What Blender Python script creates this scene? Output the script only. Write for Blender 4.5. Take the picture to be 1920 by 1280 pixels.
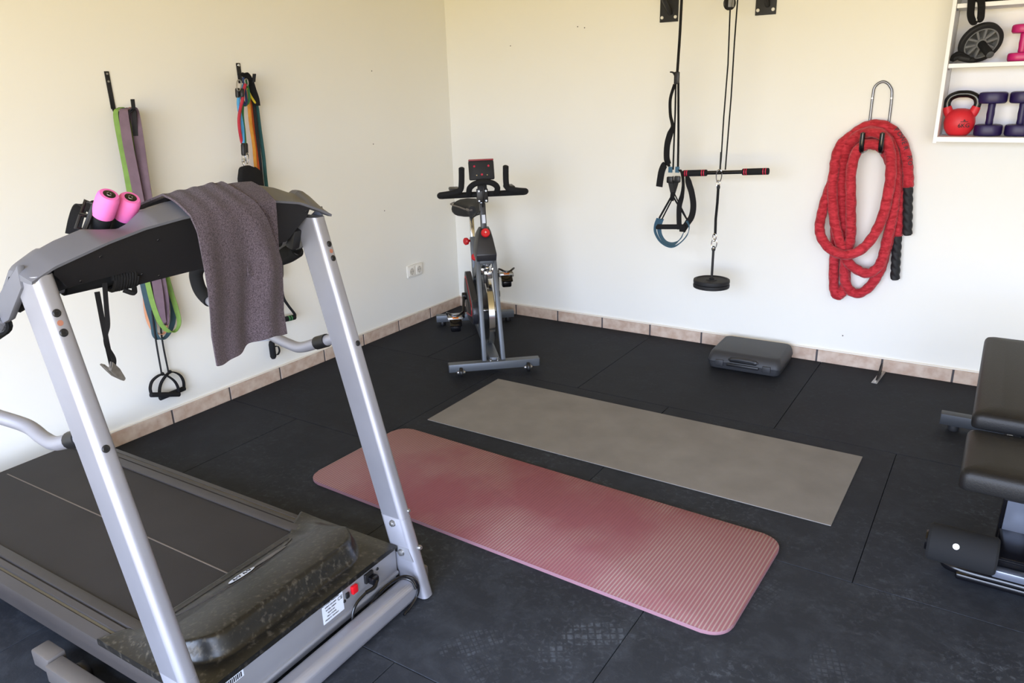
import bpy, bmesh, math, random
from mathutils import Vector, Matrix, Quaternion
random.seed(7)
for o in list(bpy.data.objects): bpy.data.objects.remove(o)
S = bpy.context.scene
COL = S.collection
PI = math.pi

# ---------------------------------------------------------------- camera
cam = bpy.data.cameras.new('camera'); camo = bpy.data.objects.new('camera', cam); COL.objects.link(camo)
S.camera = camo
CAM_POS = Vector((3.2212, -4.2199, 1.4890))
yaw, pitch, roll = -0.582087, 0.324643, -0.029740
fw = Vector((math.sin(yaw)*math.cos(pitch), math.cos(yaw)*math.cos(pitch), -math.sin(pitch)))
rt = Vector((math.cos(yaw), -math.sin(yaw), 0)); up = rt.cross(fw)
r2 = math.cos(roll)*rt + math.sin(roll)*up; u2 = -math.sin(roll)*rt + math.cos(roll)*up
m = Matrix((r2, u2, -fw)).transposed().to_4x4(); m.translation = CAM_POS
camo.matrix_world = m
cam.sensor_width = 36.0; cam.lens = 36.0*1414.43/1920.0; cam.clip_start = 0.02; cam.clip_end = 100

# ---------------------------------------------------------------- colour management, sky
S.view_settings.view_transform = 'Standard'; S.view_settings.look = 'None'
S.view_settings.gamma = 1.0; S.view_settings.use_curve_mapping = False
S.view_settings.exposure = 0.0

wd = bpy.data.worlds.new('sky'); S.world = wd; wd.use_nodes = True
nt = wd.node_tree; nt.nodes.clear()
wo = nt.nodes.new('ShaderNodeOutputWorld'); wb = nt.nodes.new('ShaderNodeBackground')
tc = nt.nodes.new('ShaderNodeTexCoord'); sp = nt.nodes.new('ShaderNodeSeparateXYZ')
rp = nt.nodes.new('ShaderNodeValToRGB'); mr = nt.nodes.new('ShaderNodeMapRange')
nt.links.new(tc.outputs['Generated'], sp.inputs[0]); nt.links.new(sp.outputs['Z'], mr.inputs['Value'])
mr.inputs['From Min'].default_value = -1; mr.inputs['From Max'].default_value = 1
nt.links.new(mr.outputs[0], rp.inputs[0])
el = rp.color_ramp.elements
el[0].position = 0.0; el[0].color = (0.42, 0.32, 0.13, 1)       # sunlit sandy paving outside
el[1].position = 1.0; el[1].color = (0.62, 0.78, 1.05, 1)
e = el.new(0.488); e.color = (0.60, 0.47, 0.20, 1)
e = el.new(0.505); e.color = (0.80, 0.90, 1.15, 1)
e = el.new(0.62); e.color = (0.72, 0.85, 1.15, 1)
nt.links.new(rp.outputs[0], wb.inputs[0]); wb.inputs[1].default_value = 13.6
nt.links.new(wb.outputs[0], wo.inputs[0])

OPEN_X0, OPEN_X1, OPEN_Z1, FRONT_Y = 1.00, 5.00, 2.20, -5.20
def portal(name, loc, rot, sx, sy):
    l = bpy.data.lights.new(name, 'AREA'); l.shape = 'RECTANGLE'; l.size = sx; l.size_y = sy
    l.cycles.is_portal = True
    o = bpy.data.objects.new(name, l); COL.objects.link(o); o.location = loc; o.rotation_euler = rot
portal('doorway_portal', ((OPEN_X0+OPEN_X1)/2, FRONT_Y-0.02, OPEN_Z1/2), (PI/2, 0, 0), OPEN_X1-OPEN_X0, OPEN_Z1)
sun = bpy.data.lights.new('sun', 'SUN'); sun.energy = 3.0; sun.angle = 0.01; sun.color = (1, .95, .85)
so = bpy.data.objects.new('sun', sun); COL.objects.link(so); so.rotation_euler = (math.radians(-35), math.radians(15), 0); so.location = (2, 3, 6)

# ---------------------------------------------------------------- helpers
def srgb(h):
    h = h.lstrip('#'); c = [int(h[i:i+2], 16)/255 for i in (0, 2, 4)]
    return tuple(((x+0.055)/1.055)**2.4 if x > 0.04045 else x/12.92 for x in c) + (1,)

def nodes(mt):
    nt = mt.node_tree
    def N(t, **k):
        n = nt.nodes.new(t)
        for a, v in k.items():
            if a.startswith('i_'): n.inputs[a[2:].replace('_', ' ')].default_value = v
            else: setattr(n, a, v)
        return n
    return nt, N, nt.links.new

def mat(name, col, rough=0.5, metal=0.0, var=0.0, vscale=8.0, bump=0.0, bscale=60.0, coat=0.0, col2=None, spec=0.5, sheen=0.0, vdet=4, lo=.35, hi=.65):
    mt = bpy.data.materials.new(name); mt.use_nodes = True
    nt, N, L = nodes(mt)
    b = nt.nodes['Principled BSDF']
    c = srgb(col) if isinstance(col, str) else col
    b.inputs['Base Color'].default_value = c; b.inputs['Roughness'].default_value = rough; b.inputs['Metallic'].default_value = metal
    b.inputs['Specular IOR Level'].default_value = spec
    if coat: b.inputs['Coat Weight'].default_value = coat; b.inputs['Coat Roughness'].default_value = 0.15
    if sheen: b.inputs['Sheen Weight'].default_value = sheen; b.inputs['Sheen Roughness'].default_value = .5
    t = N('ShaderNodeTexCoord')
    if var or col2:
        n = N('ShaderNodeTexNoise'); n.inputs['Scale'].default_value = vscale; n.inputs['Detail'].default_value = vdet
        L(t.outputs['Object'], n.inputs['Vector'])
        r = N('ShaderNodeMapRange'); r.inputs['From Min'].default_value = lo; r.inputs['From Max'].default_value = hi
        L(n.outputs['Fac'], r.inputs['Value'])
        mx = N('ShaderNodeMix', data_type='RGBA')
        L(r.outputs[0], mx.inputs['Factor'])
        c2 = srgb(col2) if col2 else tuple(min(1, x*(1+var)) for x in c[:3])+(1,)
        c1 = c if col2 else tuple(x*(1-var) for x in c[:3])+(1,)
        mx.inputs['A'].default_value = c1; mx.inputs['B'].default_value = c2
        L(mx.outputs['Result'], b.inputs['Base Color'])
    if bump:
        n2 = N('ShaderNodeTexNoise'); n2.inputs['Scale'].default_value = bscale; n2.inputs['Detail'].default_value = 3
        L(t.outputs['Object'], n2.inputs['Vector'])
        bp = N('ShaderNodeBump'); bp.inputs['Strength'].default_value = bump; bp.inputs['Distance'].default_value = 0.002
        L(n2.outputs['Fac'], bp.inputs['Height']); L(bp.outputs[0], b.inputs['Normal'])
    return mt

MW = {}
def mk(name, bm, mats, parent=None, frame=None, loc=None, label=None, cat=None, group=None, kind=None, smooth=35):
    """link a bmesh as one object; verts are given in `frame` (default: world)"""
    if not isinstance(mats, (list, tuple)): mats = [mats]
    if frame is not None: bmesh.ops.transform(bm, matrix=frame, verts=bm.verts)
    if parent is not None:
        bmesh.ops.transform(bm, matrix=MW[parent].inverted(), verts=bm.verts)
        M = MW[parent].copy()
    else:
        if loc is None:
            xs = [v.co.x for v in bm.verts]; ys = [v.co.y for v in bm.verts]; zs = [v.co.z for v in bm.verts]
            loc = Vector(((min(xs)+max(xs))/2, (min(ys)+max(ys))/2, min(zs)))
        loc = Vector(loc)
        bmesh.ops.translate(bm, vec=-loc, verts=bm.verts)
        M = Matrix.Translation(loc)
    bmesh.ops.recalc_face_normals(bm, faces=bm.faces)
    a = math.radians(smooth)
    for f in bm.faces: f.smooth = True
    for e in bm.edges:
        if len(e.link_faces) == 2:
            if e.calc_face_angle(0) > a: e.smooth = False
        else: e.smooth = True
    me = bpy.data.meshes.new(name); bm.to_mesh(me); bm.free()
    for mt in mats: me.materials.append(mt)
    o = bpy.data.objects.new(name, me); COL.objects.link(o)
    if parent is not None: o.parent = parent
    else: o.location = loc
    MW[o] = M
    tag(o, label, cat, group, kind)
    return o

def tag(o, label=None, cat=None, group=None, kind=None):
    if label: o['label'] = label
    if cat: o['category'] = cat
    if group: o['group'] = group
    if kind: o['kind'] = kind

def thing(name, label, cat, loc=(0, 0, 0), rz=0, group=None, M=None):
    o = bpy.data.objects.new(name, None); COL.objects.link(o)
    o.empty_display_size = 0.1
    if M is None: M = Matrix.Translation(Vector(loc)) @ Matrix.Rotation(rz, 4, 'Z')
    o.matrix_world = M
    MW[o] = M.copy()
    tag(o, label, cat, group)
    return o

def dup(root, M, label=None, group=None):
    r = root.copy(); COL.objects.link(r); r.matrix_world = M; MW[r] = M.copy()
    if label: r['label'] = label
    if group: r['group'] = group
    for ch in list(root.children):
        c = ch.copy(); COL.objects.link(c); c.parent = r
        for g in list(ch.children):
            d = g.copy(); COL.objects.link(d); d.parent = c
    return r

def new(): return bmesh.new()

def box(bm, c, s, R=None, bev=0.0, seg=2, mi=0):
    t = bmesh.new()
    bmesh.ops.create_cube(t, size=1.0)
    bmesh.ops.scale(t, vec=Vector(s), verts=t.verts)
    if bev > 0:
        bmesh.ops.bevel(t, geom=list(t.edges), offset=min(bev, min(s)*0.49), segments=seg, profile=0.5, affect='EDGES')
    M = Matrix.Translation(Vector(c)) @ (R.to_4x4() if R is not None else Matrix.Identity(4))
    bmesh.ops.transform(t, matrix=M, verts=t.verts)
    return merge(bm, t, mi)

def merge(bm, t, mi=0):
    mp = {}
    for v in t.verts: mp[v] = bm.verts.new(v.co)
    out = []
    for f in t.faces:
        try:
            g = bm.faces.new([mp[v] for v in f.verts]); g.material_index = mi if mi else f.material_index; out.append(g)
        except ValueError: pass
    t.free()
    return out

def bar(bm, a, b, w, h, side=None, bev=0.003, mi=0):
    """rectangular bar from a to b; w along `side`, h across"""
    a = Vector(a); b = Vector(b); d = (b-a)
    z = d.normalized(); s = Vector(side) if side else (Vector((0, 0, 1)) if abs(z.z) < .9 else Vector((1, 0, 0)))
    x = (s - z*s.dot(z)).normalized(); y = z.cross(x)
    R = Matrix((x, y, z)).transposed()
    box(bm, (a+b)/2, (w, h, d.length), R, bev, 2, mi)

def cat(pts, n=8, closed=False):
    P = [Vector(p) for p in pts]; out = []
    N = len(P)
    rng = range(N) if closed else range(N-1)
    for i in rng:
        p0 = P[(i-1) % N] if (closed or i > 0) else P[0]*2-P[1]
        p1 = P[i]; p2 = P[(i+1) % N]
        p3 = P[(i+2) % N] if (closed or i+2 < N) else P[-1]*2-P[-2]
        for k in range(n):
            t = k/n
            out.append(0.5*((2*p1)+(p2-p0)*t+(2*p0-5*p1+4*p2-p3)*t*t+(3*p1-p0-3*p2+p3)*t**3))
    if not closed: out.append(P[-1].copy())
    return out

def frames(P, closed=False, ref=None):
    N = len(P); T = []
    for i in range(N):
        a = P[(i-1) % N] if (closed or i > 0) else P[i]
        b = P[(i+1) % N] if (closed or i < N-1) else P[i]
        d = b-a
        T.append(d.normalized() if d.length > 1e-9 else Vector((0, 0, 1)))
    x = Vector(ref) if ref else (Vector((1, 0, 0)) if abs(T[0].x) < .8 else Vector((0, 1, 0)))
    X = []
    for i in range(N):
        x = x - T[i]*x.dot(T[i])
        if x.length < 1e-6: x = T[i].orthogonal()
        x.normalize(); X.append(x.copy())
    return T, X

def tube(bm, pts, r, n=12, closed=False, mi=0, flat=1.0, ref=None, rf=None, cap=True):
    """swept round tube; r number or list; rf(i, ang) -> radius factor"""
    P = [Vector(p) for p in pts]; N = len(P)
    T, X = frames(P, closed, ref)
    rings = []
    for i in range(N):
        Y = T[i].cross(X[i]); rr = r[i] if isinstance(r, (list, tuple)) else r
        ring = []
        for k in range(n):
            a = 2*PI*k/n; q = rr*(rf(i, a) if rf else 1.0)
            ring.append(bm.verts.new(P[i]+X[i]*math.cos(a)*q+Y*math.sin(a)*q*flat))
        rings.append(ring)
    for i in range(N if closed else N-1):
        A = rings[i]; B = rings[(i+1) % N]
        for k in range(n):
            f = bm.faces.new((A[k], A[(k+1) % n], B[(k+1) % n], B[k])); f.material_index = mi
    if not closed and cap:
        f = bm.faces.new(rings[0][::-1]); f.material_index = mi
        f = bm.faces.new(rings[-1]); f.material_index = mi

def cyl(bm, a, b, r, n=20, mi=0, bev=0.0):
    a = Vector(a); b = Vector(b)
    if bev:
        d = (b-a).normalized()
        tube(bm, [a, a+d*bev*.3, a+d*bev, b-d*bev, b-d*bev*.3, b], [r-bev, r-bev*.3, r, r, r-bev*.3, r-bev], n, mi=mi)
    else: tube(bm, [a, b], r, n, mi=mi)

def lathe(bm, prof, o=(0, 0, 0), ax=(0, 0, 1), n=24, mi=0, a0=0, a1=2*PI):
    """profile [(r, h)] revolved about axis `ax` through o"""
    z = Vector(ax).normalized(); x = z.orthogonal().normalized(); y = z.cross(x); o = Vector(o)
    rings = []
    for r, h in prof:
        if r < 1e-5: rings.append([bm.verts.new(o+z*h)])
        else: rings.append([bm.verts.new(o+z*h+(x*math.cos(2*PI*k/n)+y*math.sin(2*PI*k/n))*r) for k in range(n)])
    for i in range(len(rings)-1):
        A, B = rings[i], rings[i+1]
        for k in range(n):
            k2 = (k+1) % n
            if len(A) == 1 and len(B) == 1: continue
            if len(A) == 1: f = bm.faces.new((A[0], B[k2], B[k]))
            elif len(B) == 1: f = bm.faces.new((A[k], A[k2], B[0]))
            else: f = bm.faces.new((A[k], A[k2], B[k2], B[k]))
            f.material_index = mi
    for R, rev in ((rings[0], True), (rings[-1], False)):
        if len(R) > 1:
            f = bm.faces.new(R[::-1] if rev else R); f.material_index = mi

def strap(bm, pts, w, t, wd, closed=False, mi=0):
    """flat webbing; wd: one vector or a list of width directions per point"""
    P = [Vector(p) for p in pts]; N = len(P)
    T, _ = frames(P, closed)
    rings = []
    for i in range(N):
        W = Vector(wd[i]) if isinstance(wd, list) else Vector(wd)
        W = W - T[i]*W.dot(T[i])
        if W.length < 1e-6: W = T[i].orthogonal()
        W.normalize(); Nn = T[i].cross(W)
        ww = w[i] if isinstance(w, (list, tuple)) else w
        rings.append([bm.verts.new(P[i]+W*a*ww/2+Nn*b*t/2) for a, b in ((-1, -1), (1, -1), (1, 1), (-1, 1))])
    for i in range(N if closed else N-1):
        A = rings[i]; B = rings[(i+1) % N]
        for k in range(4):
            f = bm.faces.new((A[k], A[(k+1) % 4], B[(k+1) % 4], B[k])); f.material_index = mi
    if not closed:
        f = bm.faces.new(rings[0][::-1]); f.material_index = mi
        f = bm.faces.new(rings[-1]); f.material_index = mi

def lerpdirs(keys, n):
    """keys: list of vectors spread evenly over n points"""
    out = []
    for i in range(n):
        t = i/(n-1)*(len(keys)-1); k = min(int(t), len(keys)-2); q = t-k
        out.append(Vector(keys[k]).lerp(Vector(keys[k+1]), q))
    return out

def prism(bm, poly, z0, z1, M=None, bev=0.0, mi=0, seg=2):
    t = bmesh.new()
    A = [t.verts.new((p[0], p[1], z0)) for p in poly]; B = [t.verts.new((p[0], p[1], z1)) for p in poly]
    n = len(poly)
    t.faces.new(A[::-1]); t.faces.new(B)
    for k in range(n): t.faces.new((A[k], A[(k+1) % n], B[(k+1) % n], B[k]))
    if bev: bmesh.ops.bevel(t, geom=list(t.edges), offset=bev, segments=seg, profile=.5, affect='EDGES')
    if M is not None: bmesh.ops.transform(t, matrix=M, verts=t.verts)
    return merge(bm, t, mi)

def rrect(w, h, r, n=6, cx=0, cy=0):
    out = []
    for sx, sy, a in ((1, 1, 0), (-1, 1, 90), (-1, -1, 180), (1, -1, 270)):
        for k in range(n+1):
            t = math.radians(a+90*k/n)
            out.append((cx+sx*(w/2-r)+r*math.cos(t), cy+sy*(h/2-r)+r*math.sin(t)))
    return out

def ball(bm, c, r, s=(1, 1, 1), n=16, mi=0, R=None):
    t = bmesh.new(); bmesh.ops.create_uvsphere(t, u_segments=n, v_segments=max(6, n//2+2), radius=r)
    bmesh.ops.scale(t, vec=Vector(s), verts=t.verts)
    M = Matrix.Translation(Vector(c)) @ (R.to_4x4() if R is not None else Matrix.Identity(4))
    bmesh.ops.transform(t, matrix=M, verts=t.verts)
    merge(bm, t, mi)

def screw(bm, p, ax, r=0.006, h=0.003, mi=0):
    lathe(bm, [(r, -0.001), (r, h*.4), (r*.75, h), (r*.4, h), (r*.35, h*.5), (0, h*.5)], p, ax, 14, mi)

def axes(x, y, z, o=(0, 0, 0)):
    M = Matrix((Vector(x), Vector(y), Vector(z))).transposed().to_4x4(); M.translation = Vector(o); return M

def text_bm(bm, s, size, M, depth=0.0004, mi=0):
    cu = bpy.data.curves.new('lettering', 'FONT'); cu.body = s; cu.size = size; cu.extrude = depth
    cu.align_x = 'CENTER'; cu.align_y = 'CENTER'; cu.resolution_u = 2
    o = bpy.data.objects.new('lettering', cu); COL.objects.link(o)
    bpy.context.view_layer.update()
    dg = bpy.context.evaluated_depsgraph_get()
    me = bpy.data.meshes.new_from_object(o.evaluated_get(dg))
    t = bmesh.new(); t.from_mesh(me)
    bmesh.ops.transform(t, matrix=M, verts=t.verts)
    merge(bm, t, mi)
    bpy.data.objects.remove(o); bpy.data.curves.remove(cu); bpy.data.meshes.remove(me)

# ---------------------------------------------------------------- materials
def wall_mat():
    mt = mat('cream_plaster', (0.84, 0.835, 0.775, 1), rough=0.9, spec=0.15)
    nt, N, L = nodes(mt); b = nt.nodes['Principled BSDF']
    t = N('ShaderNodeTexCoord'); n = N('ShaderNodeTexNoise'); n.inputs['Scale'].default_value = 1.3; n.inputs['Detail'].default_value = 3
    L(t.outputs['Object'], n.inputs['Vector'])
    mx = N('ShaderNodeMix', data_type='RGBA'); mx.inputs['A'].default_value = (0.83, 0.82, 0.755, 1); mx.inputs['B'].default_value = (0.87, 0.86, 0.80, 1)
    L(n.outputs['Fac'], mx.inputs['Factor']); L(mx.outputs['Result'], b.inputs['Base Color'])
    n2 = N('ShaderNodeTexNoise'); n2.inputs['Scale'].default_value = 9; n2.inputs['Detail'].default_value = 6; L(t.outputs['Object'], n2.inputs['Vector'])
    bp = N('ShaderNodeBump'); bp.inputs['Strength'].default_value = 0.12; bp.inputs['Distance'].default_value = 0.006
    L(n2.outputs['Fac'], bp.inputs['Height']); L(bp.outputs[0], b.inputs['Normal'])
    return mt

def rubber_floor_mat():
    mt = mat('black_rubber_flooring', '#202226', rough=0.7, spec=0.12)
    nt, N, L = nodes(mt); b = nt.nodes['Principled BSDF']
    g = N('ShaderNodeNewGeometry')
    def noise(sc, det=5, dist=0.0, rough=.5):
        n = N('ShaderNodeTexNoise'); n.inputs['Scale'].default_value = sc; n.inputs['Detail'].default_value = det
        n.inputs['Distortion'].default_value = dist; n.inputs['Roughness'].default_value = rough
        L(g.outputs['Position'], n.inputs['Vector']); return n.outputs['Fac']
    def rng(v, a, b2, c=0, d=1):
        r = N('ShaderNodeMapRange'); r.inputs['From Min'].default_value = a; r.inputs['From Max'].default_value = b2
        r.inputs['To Min'].default_value = c; r.inputs['To Max'].default_value = d; L(v, r.inputs['Value']); return r.outputs[0]
    def mul(a, b2, op='MULTIPLY'):
        q = N('ShaderNodeMath', operation=op)
        for i, v in enumerate((a, b2)):
            if isinstance(v, (int, float)): q.inputs[i].default_value = v
            else: L(v, q.inputs[i])
        return q.outputs[0]
    sep = N('ShaderNodeSeparateXYZ'); L(g.outputs['Position'], sep.inputs[0])
    X, Y = sep.outputs['X'], sep.outputs['Y']
    # dust lies where people walk: the middle and front of the room
    walked = rng(mul(mul(X, 0.5), mul(Y, -0.9), 'ADD'), 1.9, 3.9, 0.25, 1.0)
    patch = rng(noise(2.2, 4, .2), .40, .70)
    streak = rng(noise(45, 5, .6, .7), .52, .72)
    fine = rng(noise(9, 7, .3, .72), .46, .78)
    film = rng(noise(.9, 3, .2), .3, .7, .35, 1.0)
    dust = mul(mul(mul(mul(patch, streak), 0.40), mul(fine, 0.13), 'ADD'), mul(film, .10), 'ADD')
    dust = mul(dust, walked)
    speck = rng(noise(330, 1), .80, .84); dust = mul(dust, mul(speck, 0.35), 'ADD')
    # shoe prints: ellipse x grid of tread lugs
    def printm(cx, cy, ang, lx, ly, gx, gy, amt):
        ca, sa = math.cos(ang), math.sin(ang)
        dx = mul(X, -cx, 'ADD'); dy = mul(Y, -cy, 'ADD')
        uu = mul(mul(dx, ca), mul(dy, sa), 'ADD'); vv = mul(mul(dx, -sa), mul(dy, ca), 'ADD')
        e = mul(mul(mul(uu, 1/lx), 2, 'POWER'), mul(mul(vv, 1/ly), 2, 'POWER'), 'ADD')
        # POWER of negative base with even exponent is fine
        inside = rng(e, .92, 1.0, 1, 0)
        l = mul(rng(mul(N1(c1=uu, s=gx), 1), .25, .35), rng(mul(N1(c1=vv, s=gy), 1), .2, .3))
        return mul(mul(inside, l), amt)
    def N1(c1, s):
        q = mul(c1, s); f = N('ShaderNodeMath', operation='FRACT'); L(q, f.inputs[0]); return f.outputs[0]
    prints = None
    for a in ((2.42, -2.62, 0.55, .095, .055, 48, 40, .20), (2.36, -2.74, 0.55, .05, .045, 48, 40, .16), (2.14, -2.83, 0.9, .10, .05, 70, 60, .12),
              (2.22, -2.90, 2.6, .08, .045, 70, 60, .08), (3.02, -2.44, 1.9, .12, .05, 60, 60, .10), (2.78, -2.20, 1.3, .10, .045, 60, 60, .08), (2.05, -1.83, -.5, .07, .035, 70, 60, .12),
              (2.62, -2.95, 2.2, .11, .05, 65, 60, .08), (3.15, -2.0, 0.4, .10, .045, 70, 60, .07)):
        p = printm(*a); prints = p if prints is None else mul(prints, p, 'ADD')
    brk = rng(noise(40, 4), .42, .60)
    dust = mul(dust, mul(prints, brk), 'ADD')
    mx = N('ShaderNodeMix', data_type='RGBA'); L(dust, mx.inputs['Factor']); mx.clamp_factor = True
    n0 = noise(5, 4)
    mb = N('ShaderNodeMix', data_type='RGBA'); L(n0, mb.inputs['Factor']); mb.inputs['A'].default_value = srgb('#16171b'); mb.inputs['B'].default_value = srgb('#212329')
    L(mb.outputs['Result'], mx.inputs['A']); mx.inputs['B'].default_value = srgb('#7d8591')
    L(mx.outputs['Result'], b.inputs['Base Color'])
    rr = rng(dust, 0, .4, .62, .88); L(rr, b.inputs['Roughness'])
    bp = N('ShaderNodeBump'); bp.inputs['Strength'].default_value = 0.25; bp.inputs['Distance'].default_value = 0.002
    L(noise(160, 3), bp.inputs['Height']); L(bp.outputs[0], b.inputs['Normal'])
    return mt

def mat_red_ribbed():
    mt = mat('dusty_rose_ribbed_foam', '#8a5258', rough=0.9, spec=0.2)
    nt, N, L = nodes(mt); b = nt.nodes['Principled BSDF']
    t = N('ShaderNodeTexCoord'); sep = N('ShaderNodeSeparateXYZ'); L(t.outputs['Object'], sep.inputs[0])
    q = N('ShaderNodeMath', operation='MULTIPLY'); L(sep.outputs['X'], q.inputs[0]); q.inputs[1].default_value = 2*PI/0.0118
    s = N('ShaderNodeMath', operation='SINE'); L(q.outputs[0], s.inputs[0])
    r = N('ShaderNodeMapRange'); L(s.outputs[0], r.inputs['Value']); r.inputs['From Min'].default_value = -0.2; r.inputs['From Max'].default_value = 0.8
    n = N('ShaderNodeTexNoise'); n.inputs['Scale'].default_value = 2.6; n.inputs['Detail'].default_value = 4; L(t.outputs['Object'], n.inputs['Vector'])
    rn = N('ShaderNodeMapRange'); L(n.outputs['Fac'], rn.inputs['Value']); rn.inputs['From Min'].default_value = .45; rn.inputs['From Max'].default_value = .7
    # dust gathers at both ends of the mat
    ab = N('ShaderNodeMath', operation='ABSOLUTE'); L(sep.outputs['X'], ab.inputs[0])
    ex = N('ShaderNodeMapRange'); L(ab.outputs[0], ex.inputs['Value']); ex.inputs['From Min'].default_value = .40; ex.inputs['From Max'].default_value = .80
    ad = N('ShaderNodeMath', operation='ADD', use_clamp=True); L(rn.outputs[0], ad.inputs[0]); L(ex.outputs[0], ad.inputs[1])
    m1 = N('ShaderNodeMath', operation='MULTIPLY'); L(ad.outputs[0], m1.inputs[0])
    r2 = N('ShaderNodeMapRange'); L(r.outputs[0], r2.inputs['Value']); r2.inputs['To Min'].default_value = .12; r2.inputs['To Max'].default_value = .75
    L(r2.outputs[0], m1.inputs[1])
    mx = N('ShaderNodeMix', data_type='RGBA'); mx.inputs['A'].default_value = srgb('#865259'); mx.inputs['B'].default_value = srgb('#a08f88')
    L(m1.outputs[0], mx.inputs['Factor']); L(mx.outputs['Result'], b.inputs['Base Color'])
    bp = N('ShaderNodeBump'); bp.inputs['Strength'].default_value = 0.6; bp.inputs['Distance'].default_value = 0.0015
    L(r.outputs[0], bp.inputs['Height']); L(bp.outputs[0], b.inputs['Normal'])
    return mt

def fabric_crinkle(name, c1, c2):
    mt = mat(name, c1, rough=0.75, spec=0.25, sheen=.15)
    nt, N, L = nodes(mt); b = nt.nodes['Principled BSDF']
    t = N('ShaderNodeTexCoord')
    n = N('ShaderNodeTexNoise'); n.inputs['Scale'].default_value = 38; n.inputs['Detail'].default_value = 6; n.inputs['Distortion'].default_value = 1.2
    mp = N('ShaderNodeMapping'); mp.inputs['Scale'].default_value = (0.55, 1, 1.5); L(t.outputs['Object'], mp.inputs[0]); L(mp.outputs[0], n.inputs['Vector'])
    mx = N('ShaderNodeMix', data_type='RGBA'); mx.inputs['A'].default_value = srgb(c1); mx.inputs['B'].default_value = srgb(c2)
    r = N('ShaderNodeMapRange'); L(n.outputs['Fac'], r.inputs['Value']); r.inputs['From Min'].default_value = .35; r.inputs['From Max'].default_value = .65
    L(r.outputs[0], mx.inputs['Factor']); L(mx.outputs['Result'], b.inputs['Base Color'])
    bp = N('ShaderNodeBump'); bp.inputs['Strength'].default_value = 0.9; bp.inputs['Distance'].default_value = 0.007
    L(n.outputs['Fac'], bp.inputs['Height']); L(bp.outputs[0], b.inputs['Normal'])
    return mt

M = {}
M['wall'] = wall_mat()
M['ceil'] = mat('warm_ceiling_paint', (0.76, 0.66, 0.44, 1), rough=.9, spec=.2)
M['floor'] = rubber_floor_mat()
M['under'] = mat('dark_underlay', '#0c0c0d', rough=.9)
M['tile'] = mat('beige_stone_tile', '#bba18e', rough=.5, col2='#d0bead', vscale=22, spec=.4, bump=.15, bscale=90)
M['grout'] = mat('grey_grout', '#4e4b4d', rough=.9, bump=.2)
M['caulk'] = mat('white_caulk', '#ece4d6', rough=.7)
M['greymat'] = mat('grey_exercise_mat_rubber', '#75716c', rough=.85, col2='#827e79', vscale=6, spec=.25, bump=.25, bscale=220, lo=.3, hi=.75)
M['redmat'] = mat_red_ribbed()
M['redside'] = mat('rose_foam_edge', '#8d6872', rough=.9, bump=.4, bscale=300)
M['silver'] = mat('silver_metallic_paint', '#9a9ba4', rough=.42, metal=.5, var=.05, vscale=5, coat=.0)
M['silver2'] = mat('grey_satin_panel', '#8f9096', rough=.45, metal=.35, var=.05, vscale=4)
M['rail'] = mat('grey_brown_rail_plastic', '#3c3837', rough=.5, metal=.1, var=.08, vscale=4)
M['railgroove'] = mat('dark_groove', '#17120f', rough=.6)
M['railtan'] = mat('tan_groove', '#57503f', rough=.6)
M['belt'] = mat('running_belt_rubber', '#2d2a29', rough=.68, var=.12, vscale=3, spec=.3, bump=.15, bscale=300)
M['beltline'] = mat('belt_guide_line', '#6c6259', rough=.7)
M['hood'] = mat('scuffed_black_plastic', '#151514', rough=.34, col2='#45413a', vscale=75, vdet=10, lo=.54, hi=.72, spec=.5, bump=.15, bscale=120)
M['console'] = mat('dark_textured_plastic', '#1d1d1f', rough=.6, bump=.12, bscale=400)
M['cshell'] = mat('grey_console_shell', '#666870', rough=.5, metal=.1, var=.03)
M['foam'] = mat('black_foam_grip', '#191a1c', rough=.88, bump=.2, bscale=300, spec=.3)
M['blackp'] = mat('black_plastic', '#131315', rough=.45)
M['blackg'] = mat('glossy_black_plastic', '#0d0d10', rough=.2)
M['blackm'] = mat('black_powder_coated_steel', '#1b1b1e', rough=.45, metal=.2)
M['chrome'] = mat('polished_chrome', '#c9cacd', rough=.16, metal=1.0)
M['zinc'] = mat('zinc_plated_steel', '#a9a8a6', rough=.32, metal=.9)
M['web'] = mat('black_nylon_webbing', '#141416', rough=.85, bump=.4, bscale=500, spec=.3)
M['blueweb'] = mat('slate_blue_webbing', '#3d6279', rough=.8, bump=.4, bscale=500)
M['towel'] = mat('plum_grey_terry', '#3a3238', rough=1.0, col2='#675d65', vscale=330, vdet=3, lo=.30, hi=.72, spec=.1, bump=1.0, bscale=420, sheen=.1)
M['hem'] = mat('plum_grey_hem', '#7d7076', rough=1.0, bump=.6, bscale=300)
M['pink'] = mat('pink_foam', '#e070b4', rough=.75, bump=.1, bscale=300, spec=.3)
M['hotpink'] = mat('magenta_vinyl', '#c01b6e', rough=.38)
M['purple'] = mat('deep_purple_vinyl', '#1d0e48', rough=.45)
M['kbred'] = mat('red_vinyl_coating', '#cf2430', rough=.5, bump=.1, bscale=200)
M['ropered'] = fabric_crinkle('red_nylon_sleeve', '#9c1a24', '#c63540')
M['white'] = mat('white_painted_board', (0.86, 0.86, 0.87, 1), rough=.5)
M['whitep'] = mat('ivory_plastic', '#e8e5dc', rough=.4)
M['sock_shade'] = mat('ivory_plastic_recess_shade', '#c9c4b8', rough=.5)  # darker copy of the ivory: shade of the recessed well put into the colour
M['label'] = mat('white_paper_label', '#cfd6e2', rough=.6)
M['ink'] = mat('black_ink', '#1a1a22', rough=.6)
M['redp'] = mat('red_plastic', '#c4101d', rough=.35)
M['redring'] = mat('crimson_ring', '#b8173c', rough=.5)
M['bikegrey'] = mat('slate_grey_frame_paint', '#5c6167', rough=.42, metal=.35, var=.04)
M['bikedark'] = mat('charcoal_cover_plastic', '#26272c', rough=.4)
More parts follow.
